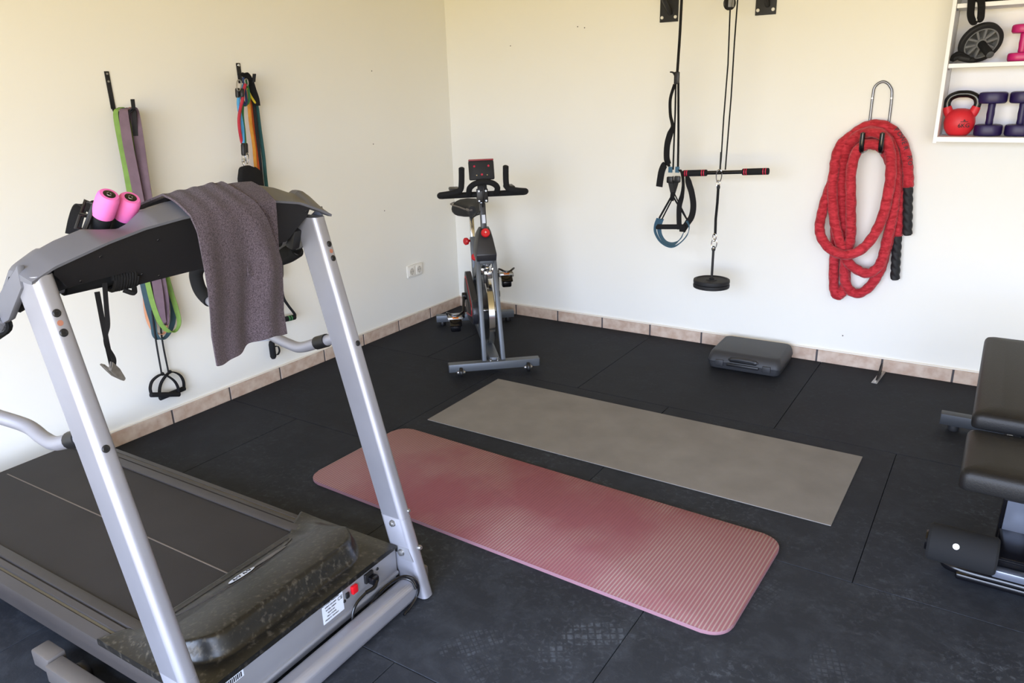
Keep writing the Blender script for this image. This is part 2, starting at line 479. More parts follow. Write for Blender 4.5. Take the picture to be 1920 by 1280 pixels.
M['orange'] = mat('amber_reflector', '#d8741a', rough=.35)
M['leather'] = mat('black_vinyl_upholstery', '#141415', rough=.5, spec=.35, var=.1, vscale=5, bump=.25, bscale=260)
M['case'] = mat('dark_grey_case_plastic', '#2b2c2f', rough=.55, bump=.25, bscale=500)
M['rubber'] = mat('matt_black_rubber', '#17181b', rough=.7, bump=.2, bscale=250)
M['steelblue'] = mat('grey_gloss_painted_steel', '#747a88', rough=.3, metal=.5)
M['basegrey'] = mat('warm_shaded_grey_paint', '#67625f', rough=.45, metal=.3)  # base tubes' warm shading put into the colour; plain grey for inlay, trim
M['footgrey'] = mat('dark_grey_powder_coat', '#34373b', rough=.5, metal=.2)
M['clampm'] = mat('dull_steel_clamp', '#8b8781', rough=.45, metal=.6, var=.15, vscale=60)
M['hookg'] = mat('brushed_grey_steel', '#84858a', rough=.3, metal=.8)
M['spring'] = mat('copper_sticker', '#a06a55', rough=.6)
def band(n, c): return mat(n, c, rough=.7, var=.08, vscale=30, bump=.08, spec=.3)
M['b_green'] = band('green_latex', '#789a4c'); M['b_mauve'] = band('mauve_latex', '#6e5a66'); M['b_teal'] = band('dark_teal_latex', '#37505a')
M['b_peach'] = band('peach_latex', '#cf946f'); M['b_black'] = band('black_latex', '#232124')
M['t_blue'] = band('sky_blue_tube', '#4f9bd0'); M['t_red'] = band('crimson_tube', '#b03040'); M['t_orange'] = band('orange_tube', '#c85a28')
M['t_amber'] = band('amber_tube', '#d39238'); M['t_teal'] = band('teal_tube', '#2c5a5c'); M['t_green'] = band('green_tube', '#3c7a48'); M['t_yel'] = band('yellow_tube', '#d8c23a')
M['t_navy'] = band('navy_tube', '#2a3d66')

# ---------------------------------------------------------------- the room
RX, RY, RZ = 5.2, FRONT_Y, 2.55
T = 0.15
bm = new(); box(bm, (-T/2, RY/2, RZ/2-.05), (T, -RY+2*T, RZ+.3)); wall_left = mk('wall_left', bm, M['wall'], kind='structure')
bm = new(); box(bm, (RX/2, T/2, RZ/2-.05), (RX, T, RZ+.3)); wall_back = mk('wall_back', bm, M['wall'], kind='structure')
bm = new(); box(bm, (RX+T/2, RY/2, RZ/2-.05), (T, -RY+2*T, RZ+.3)); mk('wall_right', bm, M['wall'], kind='structure')
bm = new()
box(bm, (OPEN_X0/2, RY-T/2, RZ/2), (OPEN_X0, T, RZ)); box(bm, ((OPEN_X1+RX)/2, RY-T/2, RZ/2), (RX-OPEN_X1, T, RZ))
box(bm, ((OPEN_X0+OPEN_X1)/2, RY-T/2, (OPEN_Z1+RZ)/2), (OPEN_X1-OPEN_X0, T, RZ-OPEN_Z1))
mk('wall_front', bm, M['wall'], kind='structure')
bm = new(); box(bm, (RX/2, RY/2, RZ+.06), (RX+2*T, -RY+2*T, .12)); mk('ceiling', bm, M['ceil'], kind='structure')
# rubber floor tiles, one metre square, laid in staggered courses
bm = new()
g = 0.0022
for row in range(7):
    y1 = -0.012-row if row == 0 else -float(row); y0 = max(-(row+1.0), RY)
    off = 0.5 if row % 2 == 0 else 0.0
    xs = [0.012] + [off+k for k in range(0, 6) if 0.05 < off+k < RX-0.02] + [RX]
    for a, b in zip(xs[:-1], xs[1:]):
        box(bm, ((a+b)/2, (y0+y1)/2, -0.012), (b-a-g, y1-y0-g, 0.024), bev=0.0015, seg=1)
box(bm, (RX/2, RY/2, -0.05), (RX, -RY, 0.06), mi=1)
mk('floor', bm, [M['floor'], M['under']], kind='structure')

def skirting(name, p0, d, n, L0, total):
    """tiled baseboard; d along the wall, n out of the wall"""
    bm = new(); d = Vector(d); n = Vector(n); z = Vector((0, 0, 1)); p0 = Vector(p0)
    R = Matrix((d, n, z)).transposed()
    ed = [0.0] + [L0+0.33*k for k in range(40) if L0+0.33*k < total] + [total]
    for a, b in zip(ed[:-1], ed[1:]):
        box(bm, p0+d*(a+b)/2+n*0.005+z*0.031, (b-a-0.010, 0.010, 0.070), R, 0.0015, 1, 0)
    box(bm, p0+d*total/2+n*0.0035+z*0.030, (total, 0.007, 0.070), R, 0, 1, 1)
    box(bm, p0+d*total/2+n*0.0045+z*0.0705, (total, 0.009, 0.009), R, 0.003, 2, 2)
    mk(name, bm, [M['tile'], M['grout'], M['caulk']], kind='structure')
skirting('baseboard_back', (0, 0, 0), (1, 0, 0), (0, -1, 0), 0.4909, RX)
skirting('baseboard_left', (0, 0, 0), (0, -1, 0), (1, 0, 0), 0.3495, -RY)

# old plug holes in the plaster
for w, pts in ((wall_back, [(0.9686, -0.0005, 1.8142), (1.0142, -0.0005, 1.8056), (2.5914, -0.0005, 0.1635), (0.4976, -0.0005, 1.7331)]), (wall_left, [(0.0005, -0.7301, 1.6028), (0.0005, -0.7185, 0.7873), (0.0005, -0.7684, 1.1917)])):
    for p in pts:
        bm = new(); ax = (0, -1, 0) if w is wall_back else (1, 0, 0)
        lathe(bm, [(0.0035, -.001), (0.0032, .0006), (0.0015, 0.0), (0, -.0005)], p, ax, 10)
        mk('screw_hole', bm, M['grout'], parent=w)

# ---------------------------------------------------------------- mats on the floor
bm = new(); prism(bm, [(1.068, -1.096), (1.067, -1.699), (2.880, -1.704), (2.886, -1.102)], 0.0, 0.004, bev=0.001, seg=1)
mk('exercise_mat', bm, M['greymat'], label='thin grey rectangular exercise mat lying nearer the back wall', cat='exercise mat')

rm = Matrix.Translation((1.885, -2.146, 0)) @ Matrix.Rotation(math.radians(-1.85), 4, 'Z')
root = thing('yoga_mat', 'thick dusty rose ribbed foam mat with rounded corners, in front of the grey mat', 'exercise mat', M=rm)
bm = new(); prism(bm, rrect(1.745, 0.575, 0.07, 8), 0.0, 0.013, bev=0.003)
for f in bm.faces:
    f.material_index = 0 if f.normal.z > .9 else 1
bm.normal_update()
for f in bm.faces: f.material_index = 0 if f.normal.z > .9 else 1
mk('mat_body', bm, [M['redmat'], M['redside']], parent=root, frame=rm)

# ---------------------------------------------------------------- treadmill
# local frame: u forward (towards the motor), v across, w up
MT = Matrix.Translation((1.87, -3.112, 0)) @ Matrix.Rotation(math.radians(1.3), 4, 'Z')
tm = thing('treadmill', 'large silver and black treadmill with a grey towel over its console', 'treadmill', M=MT)
def tp(name, bm, m, parent=None, **k): return mk(name, bm, m, parent=parent or tm, frame=MT, **k)

DZ = 0.160
bm = new()
prism(bm, rrect(1.34, 0.500, 0.01, 2, -1.02, 0), DZ-0.02, DZ+0.004)
tube(bm, [(-1.665, -.25, DZ-.022), (-1.665, .25, DZ-.022)], 0.026, 20)
belt = tp('running_belt', bm, M['belt'])
bm = new()
for v in (0.0,):
    box(bm, (-1.0, v+.008, DZ+.0046), (1.3, .004, .0012))
tp('guide_line', bm, M['beltline'], belt)
for s in (1, -1):
    bm = new()
    # stepped side rail: inner strip, groove, outer flat
    poly = [(.254, .10), (.254, DZ+.010), (.262, DZ+.014), (.285, DZ+.014), (.287, DZ+.006), (.291, DZ+.006), (.293, DZ+.011), (.309, DZ+.009), (.311, DZ+.002),
            (.318, DZ+.002), (.321, DZ+.006), (.347, DZ-.004), (.352, DZ-.012), (.352, .125), (.345, .122), (.345, .085), (.33, .080), (.33, .10)]
    Mx = axes((0, s, 0), (0, 0, 1), (1, 0, 0), (0, 0, 0))
    prism(bm, poly, -1.675, -0.06, Mx)
    r = tp('side_rail', bm, M['rail'])
    bm = new(); box(bm, (-.86, s*.289, DZ+.0065), (1.60, .0035, .002)); box(bm, (-.86, s*.252, DZ+.003), (1.60, .004, .004))
    tp('groove', bm, M['railgroove'], r)
    bm = new(); box(bm, (-.86, s*.3145, DZ+.003), (1.60, .007, .002)); tp('tan_strip', bm, M['railtan'], r)
    bm = new(); prism(bm, rrect(.07, .115, .02, 5, -1.69, .112), s*.31-.045, s*.31+.045, axes((1, 0, 0), (0, 0, 1), (0, -1, 0)), bev=.004)
    tp('rear_end_cap', bm, M['blackp'])
# motor hood
def hood_h(u, v):
    # plateau with a soft rounded outline and a lower skirt around its front
    a = abs(v)
    back = -0.385
    front = -0.100 - 0.10*max(0, (a-0.20)/0.11)**2.2
    def sm(x, w): x = max(0, min(1, x/w)); return x*x*(3-2*x)
    side = sm(0.345-a, 0.055)
    pf = sm(front-u+.012, 0.034)
    rise = sm((u-back), 0.27)
    base = .180 - .008*max(0, (a-.3)/.05)
    top = 0.010 + 0.046*rise
    h = base + top*pf*side
    if u < -0.22: h = base - (-.22-u)*.02 + top*pf*side
    return h
def hood_ub(a): return -0.395 - 0.065*max(0.0, (a-0.245)/0.105)**.8 if a > .245 else -0.395
def hood_s(u, v):
    k_ = max(0, min(1, (u-hood_ub(abs(v)))/.12)); k_ = k_*k_*(3-2*k_)
    return (DZ+.012)*(1-k_)+hood_h(u, v)*k_
bm = new(); NU, NV = 66, 72
grid = []
for i in range(NU+1):
    row = []
    for j in range(NV+1):
        v = -0.352+0.704*j/NV; a = abs(v)
        ub = -0.395 - 0.065*max(0.0, (a-0.245)/0.105)**.8 if a > .245 else -0.395
        u = ub + (-0.044-ub)*i/NU
        h = hood_h(u, v)
        if i == 0: h = DZ+.006
        h = hood_s(u, v)
        if i == 0: h = DZ+.007
        row.append(bm.verts.new((u, v, h)))
    grid.append(row)
for i in range(NU):
    for j in range(NV): bm.faces.new((grid[i][j], grid[i+1][j], grid[i+1][j+1], grid[i][j+1]))
# skirt
def skirt(vs, zb):
    lo = [bm.verts.new((v.co.x, v.co.y, zb)) for v in vs]
    for k in range(len(vs)-1): bm.faces.new((vs[k], vs[k+1], lo[k+1], lo[k]))
    return lo
skirt(grid[NU], .164); skirt([r[0] for r in grid], .150); skirt([r[NV] for r in grid], .150); skirt(grid[0], .158)
hood = tp('motor_hood', bm, M['hood'], smooth=60)
def hood_patch(name, outline, m, lift, n=1):
    bm = new(); vs = [bm.verts.new((u, v, hood_s(u, v)+lift)) for u, v in outline]
    c = sum((v.co for v in vs), Vector())/len(vs); c.z = hood_s(c.x, c.y)+lift
    cv = bm.verts.new(c)
    for k in range(len(vs)): bm.faces.new((vs[k], vs[(k+1) % len(vs)], cv))
    return tp(name, bm, m, hood)
# crescent recess line along the belt opening and the oval badge
bm = new()
pts = []
for k in range(33):
    t = -1+2*k/32; v = t*.215; u = -.352+.055*math.cos(t*PI/2)
    pts.append((u, v, hood_s(u, v)+.0008))
tube(bm, pts, .0018, 6)
pts = [(-.366, t*.215/16, hood_s(-.366, t*.215/16)+.0008) for t in range(-16, 17)]
tube(bm, pts, .0018, 6)
tp('crescent_trim', bm, M['rail'], hood)
out = []
for k in range(24):
    t = k/24*2*PI; out.append((-.327+.012*math.cos(t), .105+.065*math.sin(t)))
hood_patch('grey_inlay', out, M['basegrey'], .0022)
out = [(-.322+.016*math.cos(k/24*2*PI), .0+.045*math.sin(k/24*2*PI)) for k in range(24)]
bdg = hood_patch('oval_badge', out, M['label'], .0032)
bm = new()
for k in range(4):
    v = -.026+.0175*k
    pts = [(-.329, v-.005, 0), (-.315, v, 0), (-.329, v+.005, 0)] if k % 2 else [(-.315, v-.005, 0), (-.329, v, 0), (-.315, v+.005, 0)]
    tube(bm, [(p[0], p[1], hood_s(p[0], p[1])+.0045) for p in pts], .0013, 6)
tp('badge_mark', bm, M['belt'], hood)

# front chassis: grey panel, step, cross bar
bm = new()
box(bm, (-.063, 0, .126), (.026, .70, .088), bev=.002)
box(bm, (-.056, 0, .079), (.028, .70, .014), bev=.005)
box(bm, (-.070, 0, .062), (.030, .70, .030), bev=.003)
panel = tp('front_panel', bm, M['silver2'])
bm = new(); box(bm, (-.34, 0, .10), (.50, .66, .07)); tp('belly_pan', bm, M['blackp'])
XF = -0.0500
def face_panel(v, w, sv, sw, t=.001, bev=0): 
    b = new(); box(b, (XF+t/2-.0003, v, w), (t, sv, sw), bev=bev); return b
lab = tp('spec_label', face_panel(.078, .132, .080, .066), M['label'], panel)
# lettering on the label (u = +x faces the camera): x axis along +v
TX = lambda v, w, off=.0013: axes((0, 1, 0), (0, 0, 1), (1, 0, 0), (XF+off, v, w))
bm = new()
for k, s in enumerate(('MOTORIZED TREADMILL', 'INPUT 220-240V', 'RATED 1500W', 'CLASS HC', 'MAX 110 KG', 'MADE IN TAIWAN')):
    text_bm(bm, s, .0062, TX(.070, .157-.0098*k), .0003)
text_bm(bm, 'CE', .016, TX(.106, .144), .0003)
tp('label_text', bm, M['ink'], lab)
tp('socket_plate', face_panel(.205, .140, .085, .050, .001), M['silver2'], panel)
sk = tp('power_socket', face_panel(.222, .142, .034, .030, .010, .002), M['blackp'], panel)
bm = new(); box(bm, (XF+.018, .226, .136), (.026, .028, .024), bev=.006); tube(bm, cat([(XF+.030, .226, .134), (XF+.036, .208, .126), (XF+.028, .182, .122)], 6), .006, 10); tp('power_plug', bm, M['blackg'], sk)
bm = new(); box(bm, (XF+.005, .160, .140), (.012, .022, .026), bev=.003); tp('power_switch', bm, M['redp'], panel)
bm = new(); box(bm, (XF+.003, .134, .135), (.006, .012, .018), bev=.002); tp('breaker_button', bm, M['blackp'], panel)
for v, w in ((.122, .122), (.264, .142)):
    bm = new(); screw(bm, (XF, v, w), (1, 0, 0), .005); tp('screw', bm, M['blackm'], panel)
tp('sticker', face_panel(-.255, .152, .055, .024), M['label'], panel)
bm = new()
for k in range(9): box(bm, (XF+.0013, -.277+k*.0052, .150), (.0006, .0022 if k % 2 else .0032, .014))
tp('sticker_bars', bm, M['ink'], panel)
bm = new(); prism(bm, rrect(.064, .070, .024, 6, -.002, .040), -.352, .352, axes((1, 0, 0), (0, 0, 1), (0, -1, 0)), bev=.004)
tp('front_cross_bar', bm, M['silver'])
# power cord looping over the bar end
bm = new()
tube(bm, cat([(-.022, .182, .122), (-.028, .150, .108), (-.028, .128, .085), (-.022, .118, .05)], 8), .0042, 8)
tube(bm, cat([(-.030, .20, .060), (-.024, .235, .085), (-.010, .285, .100), (.005, .320, .100), (.026, .338, .085), (.036, .342, .055), (.036, .33, .030), (.034, .30, .012), (.034, .27, .006)], 8), .0042, 8)
tube(bm, cat([(-.030, .185, .055), (-.026, .225, .078), (-.016, .275, .094), (-.002, .315, .093), (.020, .332, .080), (.034, .334, .055)], 8), .0042, 8)
tp('power_cord', bm, M['blackg'])
# base side tubes with wheel brackets
for s in (1, -1):
    bm = new(); box(bm, (-.30, s*.403, .048), (.62, .050, .054), bev=.006); br = tp('base_tube', bm, M['basegrey'])
    bm = new(); box(bm, (-.655, s*.392, .056), (.085, .050, .052), bev=.006); tp('end_bracket', bm, M['basegrey'], br)
    bm = new(); cyl(bm, (-.55, s*.372, .032), (-.55, s*.352, .032), .030, 24, bev=.004); screw(bm, (-.55, s*.353, .032), (0, -s, 0), .010, .004); tp('transport_wheel', bm, M['blackp'], br)

# uprights
def upr_u(w): return .050-.254*w
for s in (1, -1):
    bm = new()
    vin, vout = .357, .402
    prof = rrect(.093, .045, .017, 6)
    ws = [0.004, .02, .262, .2625, .266, .2665, 1.16]
    rings = []
    for w in ws:
        k = 1.0
        if w in (.2625, .266): k = .985
        fl = 1.0 + (0.01 if w < .264 else 0)
        c = upr_u(w)-.0465*fl
        rings.append([bm.verts.new((c+p[0]*k*fl, s*((vin+vout)/2)+p[1]*k, w)) for p in prof])
    for A, B in zip(rings[:-1], rings[1:]):
        for k in range(len(prof)): bm.faces.new((A[k], A[(k+1) % len(prof)], B[(k+1) % len(prof)], B[k]))
    bm.faces.new(rings[0]); bm.faces.new(rings[-1])
    u = tp('upright', bm, M['silver'])
    n = Vector((.97, 0, .24))
    def sc(w, v, r, m, h=.003):
        b = new(); screw(b, (upr_u(w)+.0002, s*v, w), n, r, h); tp('bolt', b, M[m], u)
    cv = .382
    sc(1.085, cv, .0085, 'blackm'); sc(1.045, cv, .0085, 'blackm')
    b = new(); lathe(b, [(.006, 0), (.006, .0008), (0, .0008)], (upr_u(1.065)+.0002, s*cv, 1.065), n, 16); tp('copper_sticker', b, M['spring'], u)
    sc(.800, cv, .0085, 'blackm'); 
    if s > 0:
        # bolts on the inner face at the foot
        for uu, w in ((-.045, .245), (-.020, .150)):
            b = new(); lathe(b, [(.012, 0), (.012, .002), (.009, .002), (.009, .008), (.004, .010), (0, .010)], (uu-.012, s*vin, w), (0, -s, 0), 6 if w > .2 else 16); tp('bolt', b, M['zinc'], u)
        b = new(); prism(b, [(-.045, .128), (.012, .128), (-.005, .170), (-.045, .170)], 0, .0015, axes((1, 0, 0), (0, 0, 1), (0, -1, 0), (0, vin+.0005, 0))); tp('gusset_plate', b, M['silver2'], u)
        sc(.16, .392, .008, 'zinc', .008); sc(.28, .392, .006, 'zinc', .004)

# handrail loops (one each side): foam covered top, silver tube back to the upright
for s in (1, -1):
    v = s*.372; vo = s*.42; vm = s*.40
    P = [(-.40, vo, 1.045), (-.45, vo, 1.022), (-.54, vo, 1.000), (-.72, vo, .975), (-.84, vo, .965), (-.895, vo, .935), (-.905, vo, .895), (-.880, vo, .850),
         (-.76, vm, .818), (-.62, vm, .795), (-.50, v, .773), (-.43, v, .757), (-.38, v, .755), (-.30, v, .783), (-.235, v, .806)]
    Q = cat(P, 8)
    bm = new(); tube(bm, Q, .0165, 16); hr = tp('handrail', bm, M['silver'])
    i0, i1 = 0, 8*7+4
    bm = new(); tube(bm, Q[i0:i1], .0225, 16); tp('foam_grip', bm, M['foam'], hr)
    bm = new(); tube(bm, Q[8*13-1:8*14-3], .020, 16); tp('rubber_sleeve', bm, M['blackp'], hr)

# console: measured along v: lower front edge zA, ridge zB, black underside bottom zE
VA = [(-.432, 1.138), (-.422, 1.144), (-.356, 1.172), (-.238, 1.200), (-.147, 1.216), (-.051, 1.224), (.08, 1.228), (.22, 1.226), (.31, 1.209), (.385, 1.178), (.425, 1.158), (.432, 1.155)]
VB = [(-.432, 1.150), (-.415, 1.160), (-.397, 1.178), (-.355, 1.199), (-.314, 1.213), (-.252, 1.227), (-.215, 1.220), (-.172, 1.214), (-.148, 1.222), (-.112, 1.245), (-.045, 1.255), (.08, 1.264), (.158, 1.268), (.23, 1.264), (.285, 1.250), (.315, 1.238), (.340, 1.229), (.350, 1.229), (.356, 1.236), (.375, 1.232), (.40, 1.214), (.425, 1.180), (.432, 1.166)]
def interp(T_, x):
    if x <= T_[0][0]: return T_[0][1]
    for a, b in zip(T_[:-1], T_[1:]):
        if x <= b[0]: return a[1]+(b[1]-a[1])*(x-a[0])/(b[0]-a[0])
    return T_[-1][1]
def zE(v):
    if v < -.165: return 1.114
    if v < -.140: return 1.114-.038*(v+.165)/.025
    if v < .20: return 1.072
    return 1.072+.024*min(1, (v-.20)/.1)
def loft(secs, m, name, parent=None, sm=40):
    bm = new(); R = [[bm.verts.new(p) for p in s_] for s_ in secs]; n = len(secs[0])
    for A, B in zip(R[:-1], R[1:]):
        for k in range(n): bm.faces.new((A[k], A[(k+1) % n], B[(k+1) % n], B[k]))
    bm.faces.new(R[0][::-1]); bm.faces.new(R[-1])
    return tp(name, bm, m, parent, smooth=sm)
vs = [-.406+.828*k/108 for k in range(109)]
secs = []
for v in vs:
    a, b = interp(VA, v), interp(VB, v)
    rear = b-.055-.115*max(0, min(1, (abs(v)-.31)/.09))
    # plan curve: the ends sweep back
    sw = 0; dp = .065*max(0, min(1, (v+.34)/.05, (-.09-v)/.05))
    secs.append([(-.245-sw, v, a-.004), (-.243-sw, v, a+.002), (-.300-sw, v, b-.002), (-.312-sw, v, b), (-.325-sw, v, b-.001-dp), (-.50, v, rear-dp), (-.505, v, rear-.02-dp), (-.49, v, rear-.02-dp), (-.33-sw, v, b-.014-dp), (-.26-sw, v, a-.004)])
loft(secs, M['cshell'], 'console_shell', sm=30)
secs = []
for v in [-.352+.704*k/88 for k in range(89)]:
    a, b = interp(VA, v), interp(VB, v)
    e = zE(v)
    # the panel's ends are cut away above the uprights
    cut = max(0, (abs(v)-.315)/.037)
    e = e + (a-.01-e)*cut*.8
    ur = -.252-(a-e)*.62
    secs.append([(-.253, v, a-.003), (ur, v, e), (ur-.012, v, e-.002), (-.44, v, min(e+.01, b-.15)), (-.485, v, b-.15), (-.485, v, b-.14), (-.345, v, b-.095), (-.325, v, b-.016)])
cb = loft(secs, M['console'], 'console_back_panel', sm=30)
for v, f in ((-.285, .9), (-.245, .35), (-.10, .28), (-.125, .82), (-.075, .93), (.05, .6), (.075, .9), (.345, .15), (.25, .25), (.275, .85)):
    a = interp(VA, v); e = zE(v); w = a+(e-a)*f; u_ = -.253-(a-e)*.62*f
    b = new(); screw(b, (u_+.0005, v, w), Vector((.85, 0, -.53)), .0045, .002); tp('panel_screw', b, M['blackm'], cb)
# side cheeks of the console running back and down
for s in (1, -1):
    bm = new()
    poly = [(-0.2881, 1.1352), (-0.2851, 1.1825), (-0.3886, 1.1091), (-0.4721, 1.0528), (-0.4451, 1.0288), (-0.3745, 1.0564)]
    prism(bm, poly, -.008, .008, axes((1, 0, 0), (0, 0, 1), (0, -1, 0), (0, .424 if s > 0 else -.400, 0)), bev=.003)
    tp('console_cheek', bm, M['cshell'])
    bm = new(); vv = .42 if s > 0 else -.405; tube(bm, [(-.405, vv, 1.046), (-.42, vv, 1.040), (-.47, vv, 1.018), (-.485, vv, 1.012)], [.016, .024, .024, .022], 16); tp('cheek_end', bm, M['foam'])
# cross handle bar beneath the panel
bm = new(); tube(bm, [(-.350, -.372, 1.108), (-.350, .372, 1.100)], .0150, 16); hb = tp('cross_handle', bm, M['silver2'])
for a, b_ in ((-.30, -.14), (.12, .31)):
    bm = new(); za = 1.108+(a+.372)*-.0108; zb = 1.108+(b_+.372)*-.0108
    tube(bm, [(-.350, a, za), (-.350, a+.002, za), (-.350, b_-.002, zb), (-.350, b_, zb)], [.018, .0215, .0215, .018], 16); tp('handle_foam', bm, M['foam'], hb)
for s in (1, -1):
    bm = new(); box(bm, (-.325, s*.345, 1.10), (.03, .03, .06), Matrix.Rotation(math.radians(20), 3, 'Y'), bev=.006); tp('console_bracket', bm, M['console'])

# coiled safety cord on the handle, strap and spring clamp
sc_ = None
bm = new()
pts = []
for k in range(120):
    t = k/119; a = t*2*PI*9
    pts.append((-.345+.0255*math.cos(a), -.200+.060*t+.002*math.sin(a*3), 1.100+.0265*math.sin(a)))
tube(bm, pts, .0055, 7)
tube(bm, cat([(-.330, -.148, 1.072), (-.320, -.158, 1.062), (-.330, -.175, 1.072)], 6), .006, 7)
root = mk('clamp_strap', bm, M['web'], frame=MT, label='black webbing strap wound on the treadmill handle, a steel spring clamp at its end', cat='strap')
bm = new()
A_ = [(-0.3080, -0.2479, 1.0874), (-0.3120, -0.2469, 1.0338), (-0.3160, -0.2453, 0.9825), (-0.3180, -0.2445, 0.9501), (-0.3200, -0.2429, 0.9273), (-0.3200, -0.2426, 0.9037)]
strap(bm, cat(A_, 6), .011, .0025, lerpdirs([(.3, 1, 0), (.6, .6, 0), (.2, 1, 0), (.3, 1, 0)], 31))
A_ = [(-0.3050, -0.2290, 1.1039), (-0.3060, -0.2360, 1.0441), (-0.3060, -0.2410, 1.0080), (-0.3060, -0.2502, 0.9880), (-0.3080, -0.2510, 0.9601), (-0.3100, -0.2411, 0.9283), (-0.3100, -0.2469, 0.9069)]
strap(bm, cat(A_, 6), .010, .0025, lerpdirs([(.3, 1, 0), (.8, .5, 0), (.3, 1, 0), (.3, 1, 0)], 37))
mk('strap_tail', bm, M['web'], parent=root, frame=MT)
c0 = Vector((-0.3150, -0.2431, 0.9100))
TV = lambda u, v: None
bm = new()
P1 = [(-0.3130, -0.2458, 0.9216), (-0.3130, -0.2331, 0.9017), (-0.3130, -0.2242, 0.8749), (-0.3130, -0.2277, 0.8708), (-0.3130, -0.2421, 0.8837), (-0.3130, -0.2535, 0.9034)]
P2 = [(-0.3250, -0.2635, 0.9176), (-0.3250, -0.2595, 0.9189), (-0.3250, -0.2383, 0.8909), (-0.3250, -0.2192, 0.8683), (-0.3250, -0.2237, 0.8659), (-0.3250, -0.2425, 0.8831), (-0.3250, -0.2542, 0.9015)]
def plate(bm, P, t):
    P = [Vector(p) for p in P]
    n = (P[1]-P[0]).cross(P[2]-P[0]).normalized()*t
    A = [bm.verts.new(p-n) for p in P]; B = [bm.verts.new(p+n) for p in P]; k_ = len(P)
    bm.faces.new(A[::-1]); bm.faces.new(B)
    for k in range(k_): bm.faces.new((A[k], A[(k+1) % k_], B[(k+1) % k_], B[k]))
plate(bm, P1, .006); plate(bm, P2, .007)
cl = mk('spring_clamp', bm, M['clampm'], parent=root, frame=MT)

# ---------------------------------------------------------------- towel over the console
def towel_h():
    bm = new()
    NV_, NS = 40, 90
    L_front = .37
    path = []
    for i in range(NS+1):
        row = []
        s_ = i/NS
        for j in range(NV_+1):
            q = j/NV_
            row.append((s_, q))
        path.append(row)
    return path
bm = new()
NVt, NSt = 44, 96
G = []
for i in range(NSt+1):
    s_ = i/NSt
    row = []
    for j in range(NVt+1):
        q = j/NVt
        # left and right borders run inwards at the top (towel drapes askew)
        h_ = max(0, s_*.61-.20); vl = -.048+.014*s_; vr = .128+.076*min(1, h_/.20)**.8
        v = vl+(vr-vl)*q
        a, b = interp(VA, v), interp(VB, v)
        # arc-length style path: rear drop -> ridge -> band -> hang
        rear = .16
        t_ = s_*(rear+.065+.008+ (.372-.012*q+.008*math.sin(q*PI*2+.5)))
        if t_ < rear:
            k = t_/rear; u_ = -.50+k*.185; w_ = b-.052+k*.055+.012
        elif t_ < rear+.07:
            k = (t_-rear)/.07; u_ = -.315+k*.080; w_ = (b+.013)+(a+.006-b-.009)*k - .004*k*k + .006*math.sin(PI*k)
        else:
            h = t_-rear-.07; u_ = -.232+.016*min(1, h/.04); w_ = a+.008-h
            amp = min(1, h/.18)
            u_ += amp*(.010*math.sin(q*8.5+.8)+.006*math.sin(q*17+h*6)) - .03*min(1, h/.3)**2
        w_ += .0015*math.sin(q*23+s_*9)
        row.append(bm.verts.new((u_, v, w_)))
    G.append(row)
for i in range(NSt):
    for j in range(NVt): bm.faces.new((G[i][j], G[i+1][j], G[i+1][j+1], G[i][j+1]))
bmesh.ops.recalc_face_normals(bm, faces=bm.faces)
bmesh.ops.solidify(bm, geom=list(bm.faces), thickness=-.005)
tw = mk('towel', bm, M['towel'], frame=MT, smooth=70, label='plum grey terry towel draped over the treadmill console', cat='towel')
# folded-back right layer and hems
bm = new()
G2 = []
for i in range(41):
    h = i/40*.25; row = []
    for j in range(9):
        q = j/8; vr = .214-.012*(h/.25)+.002*math.sin(h*20); vl = .095
        v = vl+(vr-vl)*q; a, b = interp(VA, v), interp(VB, v)
        if h < .07: k = h/.07; u_ = -.315+k*.080; w_ = (b+.0055)+(a-b)*k-.004*k*k+.005*math.sin(PI*k)
        else: u_ = -.232-.003*math.sin(q*3); w_ = a+.006-(h-.07)
        row.append(bm.verts.new((u_+.001, v, w_)))
    G2.append(row)
for i in range(40):
    for j in range(8): bm.faces.new((G2[i][j], G2[i+1][j], G2[i+1][j+1], G2[i][j+1]))
bmesh.ops.recalc_face_normals(bm, faces=bm.faces)
bmesh.ops.solidify(bm, geom=list(bm.faces), thickness=-.005)
mk('folded_layer', bm, M['towel'], parent=tw, frame=MT, smooth=70)

# ---------------------------------------------------------------- pair of pink foam hand weights in the console tray
def hand_weight(name, base, tip, label, strapw):
    a, b = Vector(base), Vector(tip); d = (b-a).normalized(); L_ = (b-a).length
    root = thing(name, label, 'hand weight', M=MT @ Matrix.Translation(a), group=None)
    def hp(n_, bm, m, par=None): return mk(n_, bm, m, parent=par or root, frame=MT)
    bm = new(); lathe(bm, [(.018, 0), (.0220, .004), (.0225, L_-.058)], a, d, 28); hp('foam_grip', bm, M['foam'])
    bm = new(); lathe(bm, [(.0225, L_-.060), (.0245, L_-.058), (.0245, L_-.014), (.0230, L_-.005), (.0195, L_-.0005), (.0130, L_), (.0130, L_-.002)], a, d, 32); hd = hp('pink_head', bm, M['pink'])
    bm = new(); lathe(bm, [(.0130, L_-.002), (.0130, L_+.0004), (.0115, L_+.0012), (0, L_+.0012)], a, d, 24); cap = hp('end_cap', bm, M['blackg'], hd)
    bm = new()
    x = d.orthogonal().normalized(); y = d.cross(x)
    for k in (0, 1, 2):
        pts = [a+d*(L_+.0014)+(x*math.cos(t)+y*math.sin(t))*(.003+.0017*k) for t in [k*2.1+q*.2 for q in range(8)]]
        tube(bm, pts, .0009, 6)
    hp('silver_mark', bm, M['zinc'], hd)
    return root
w1 = hand_weight('hand_weight', (-0.4050, -0.1780, 1.1802), (-0.3180, -0.1709, 1.2905), 'left pink and black foam hand weight leaning on the treadmill console', 0)
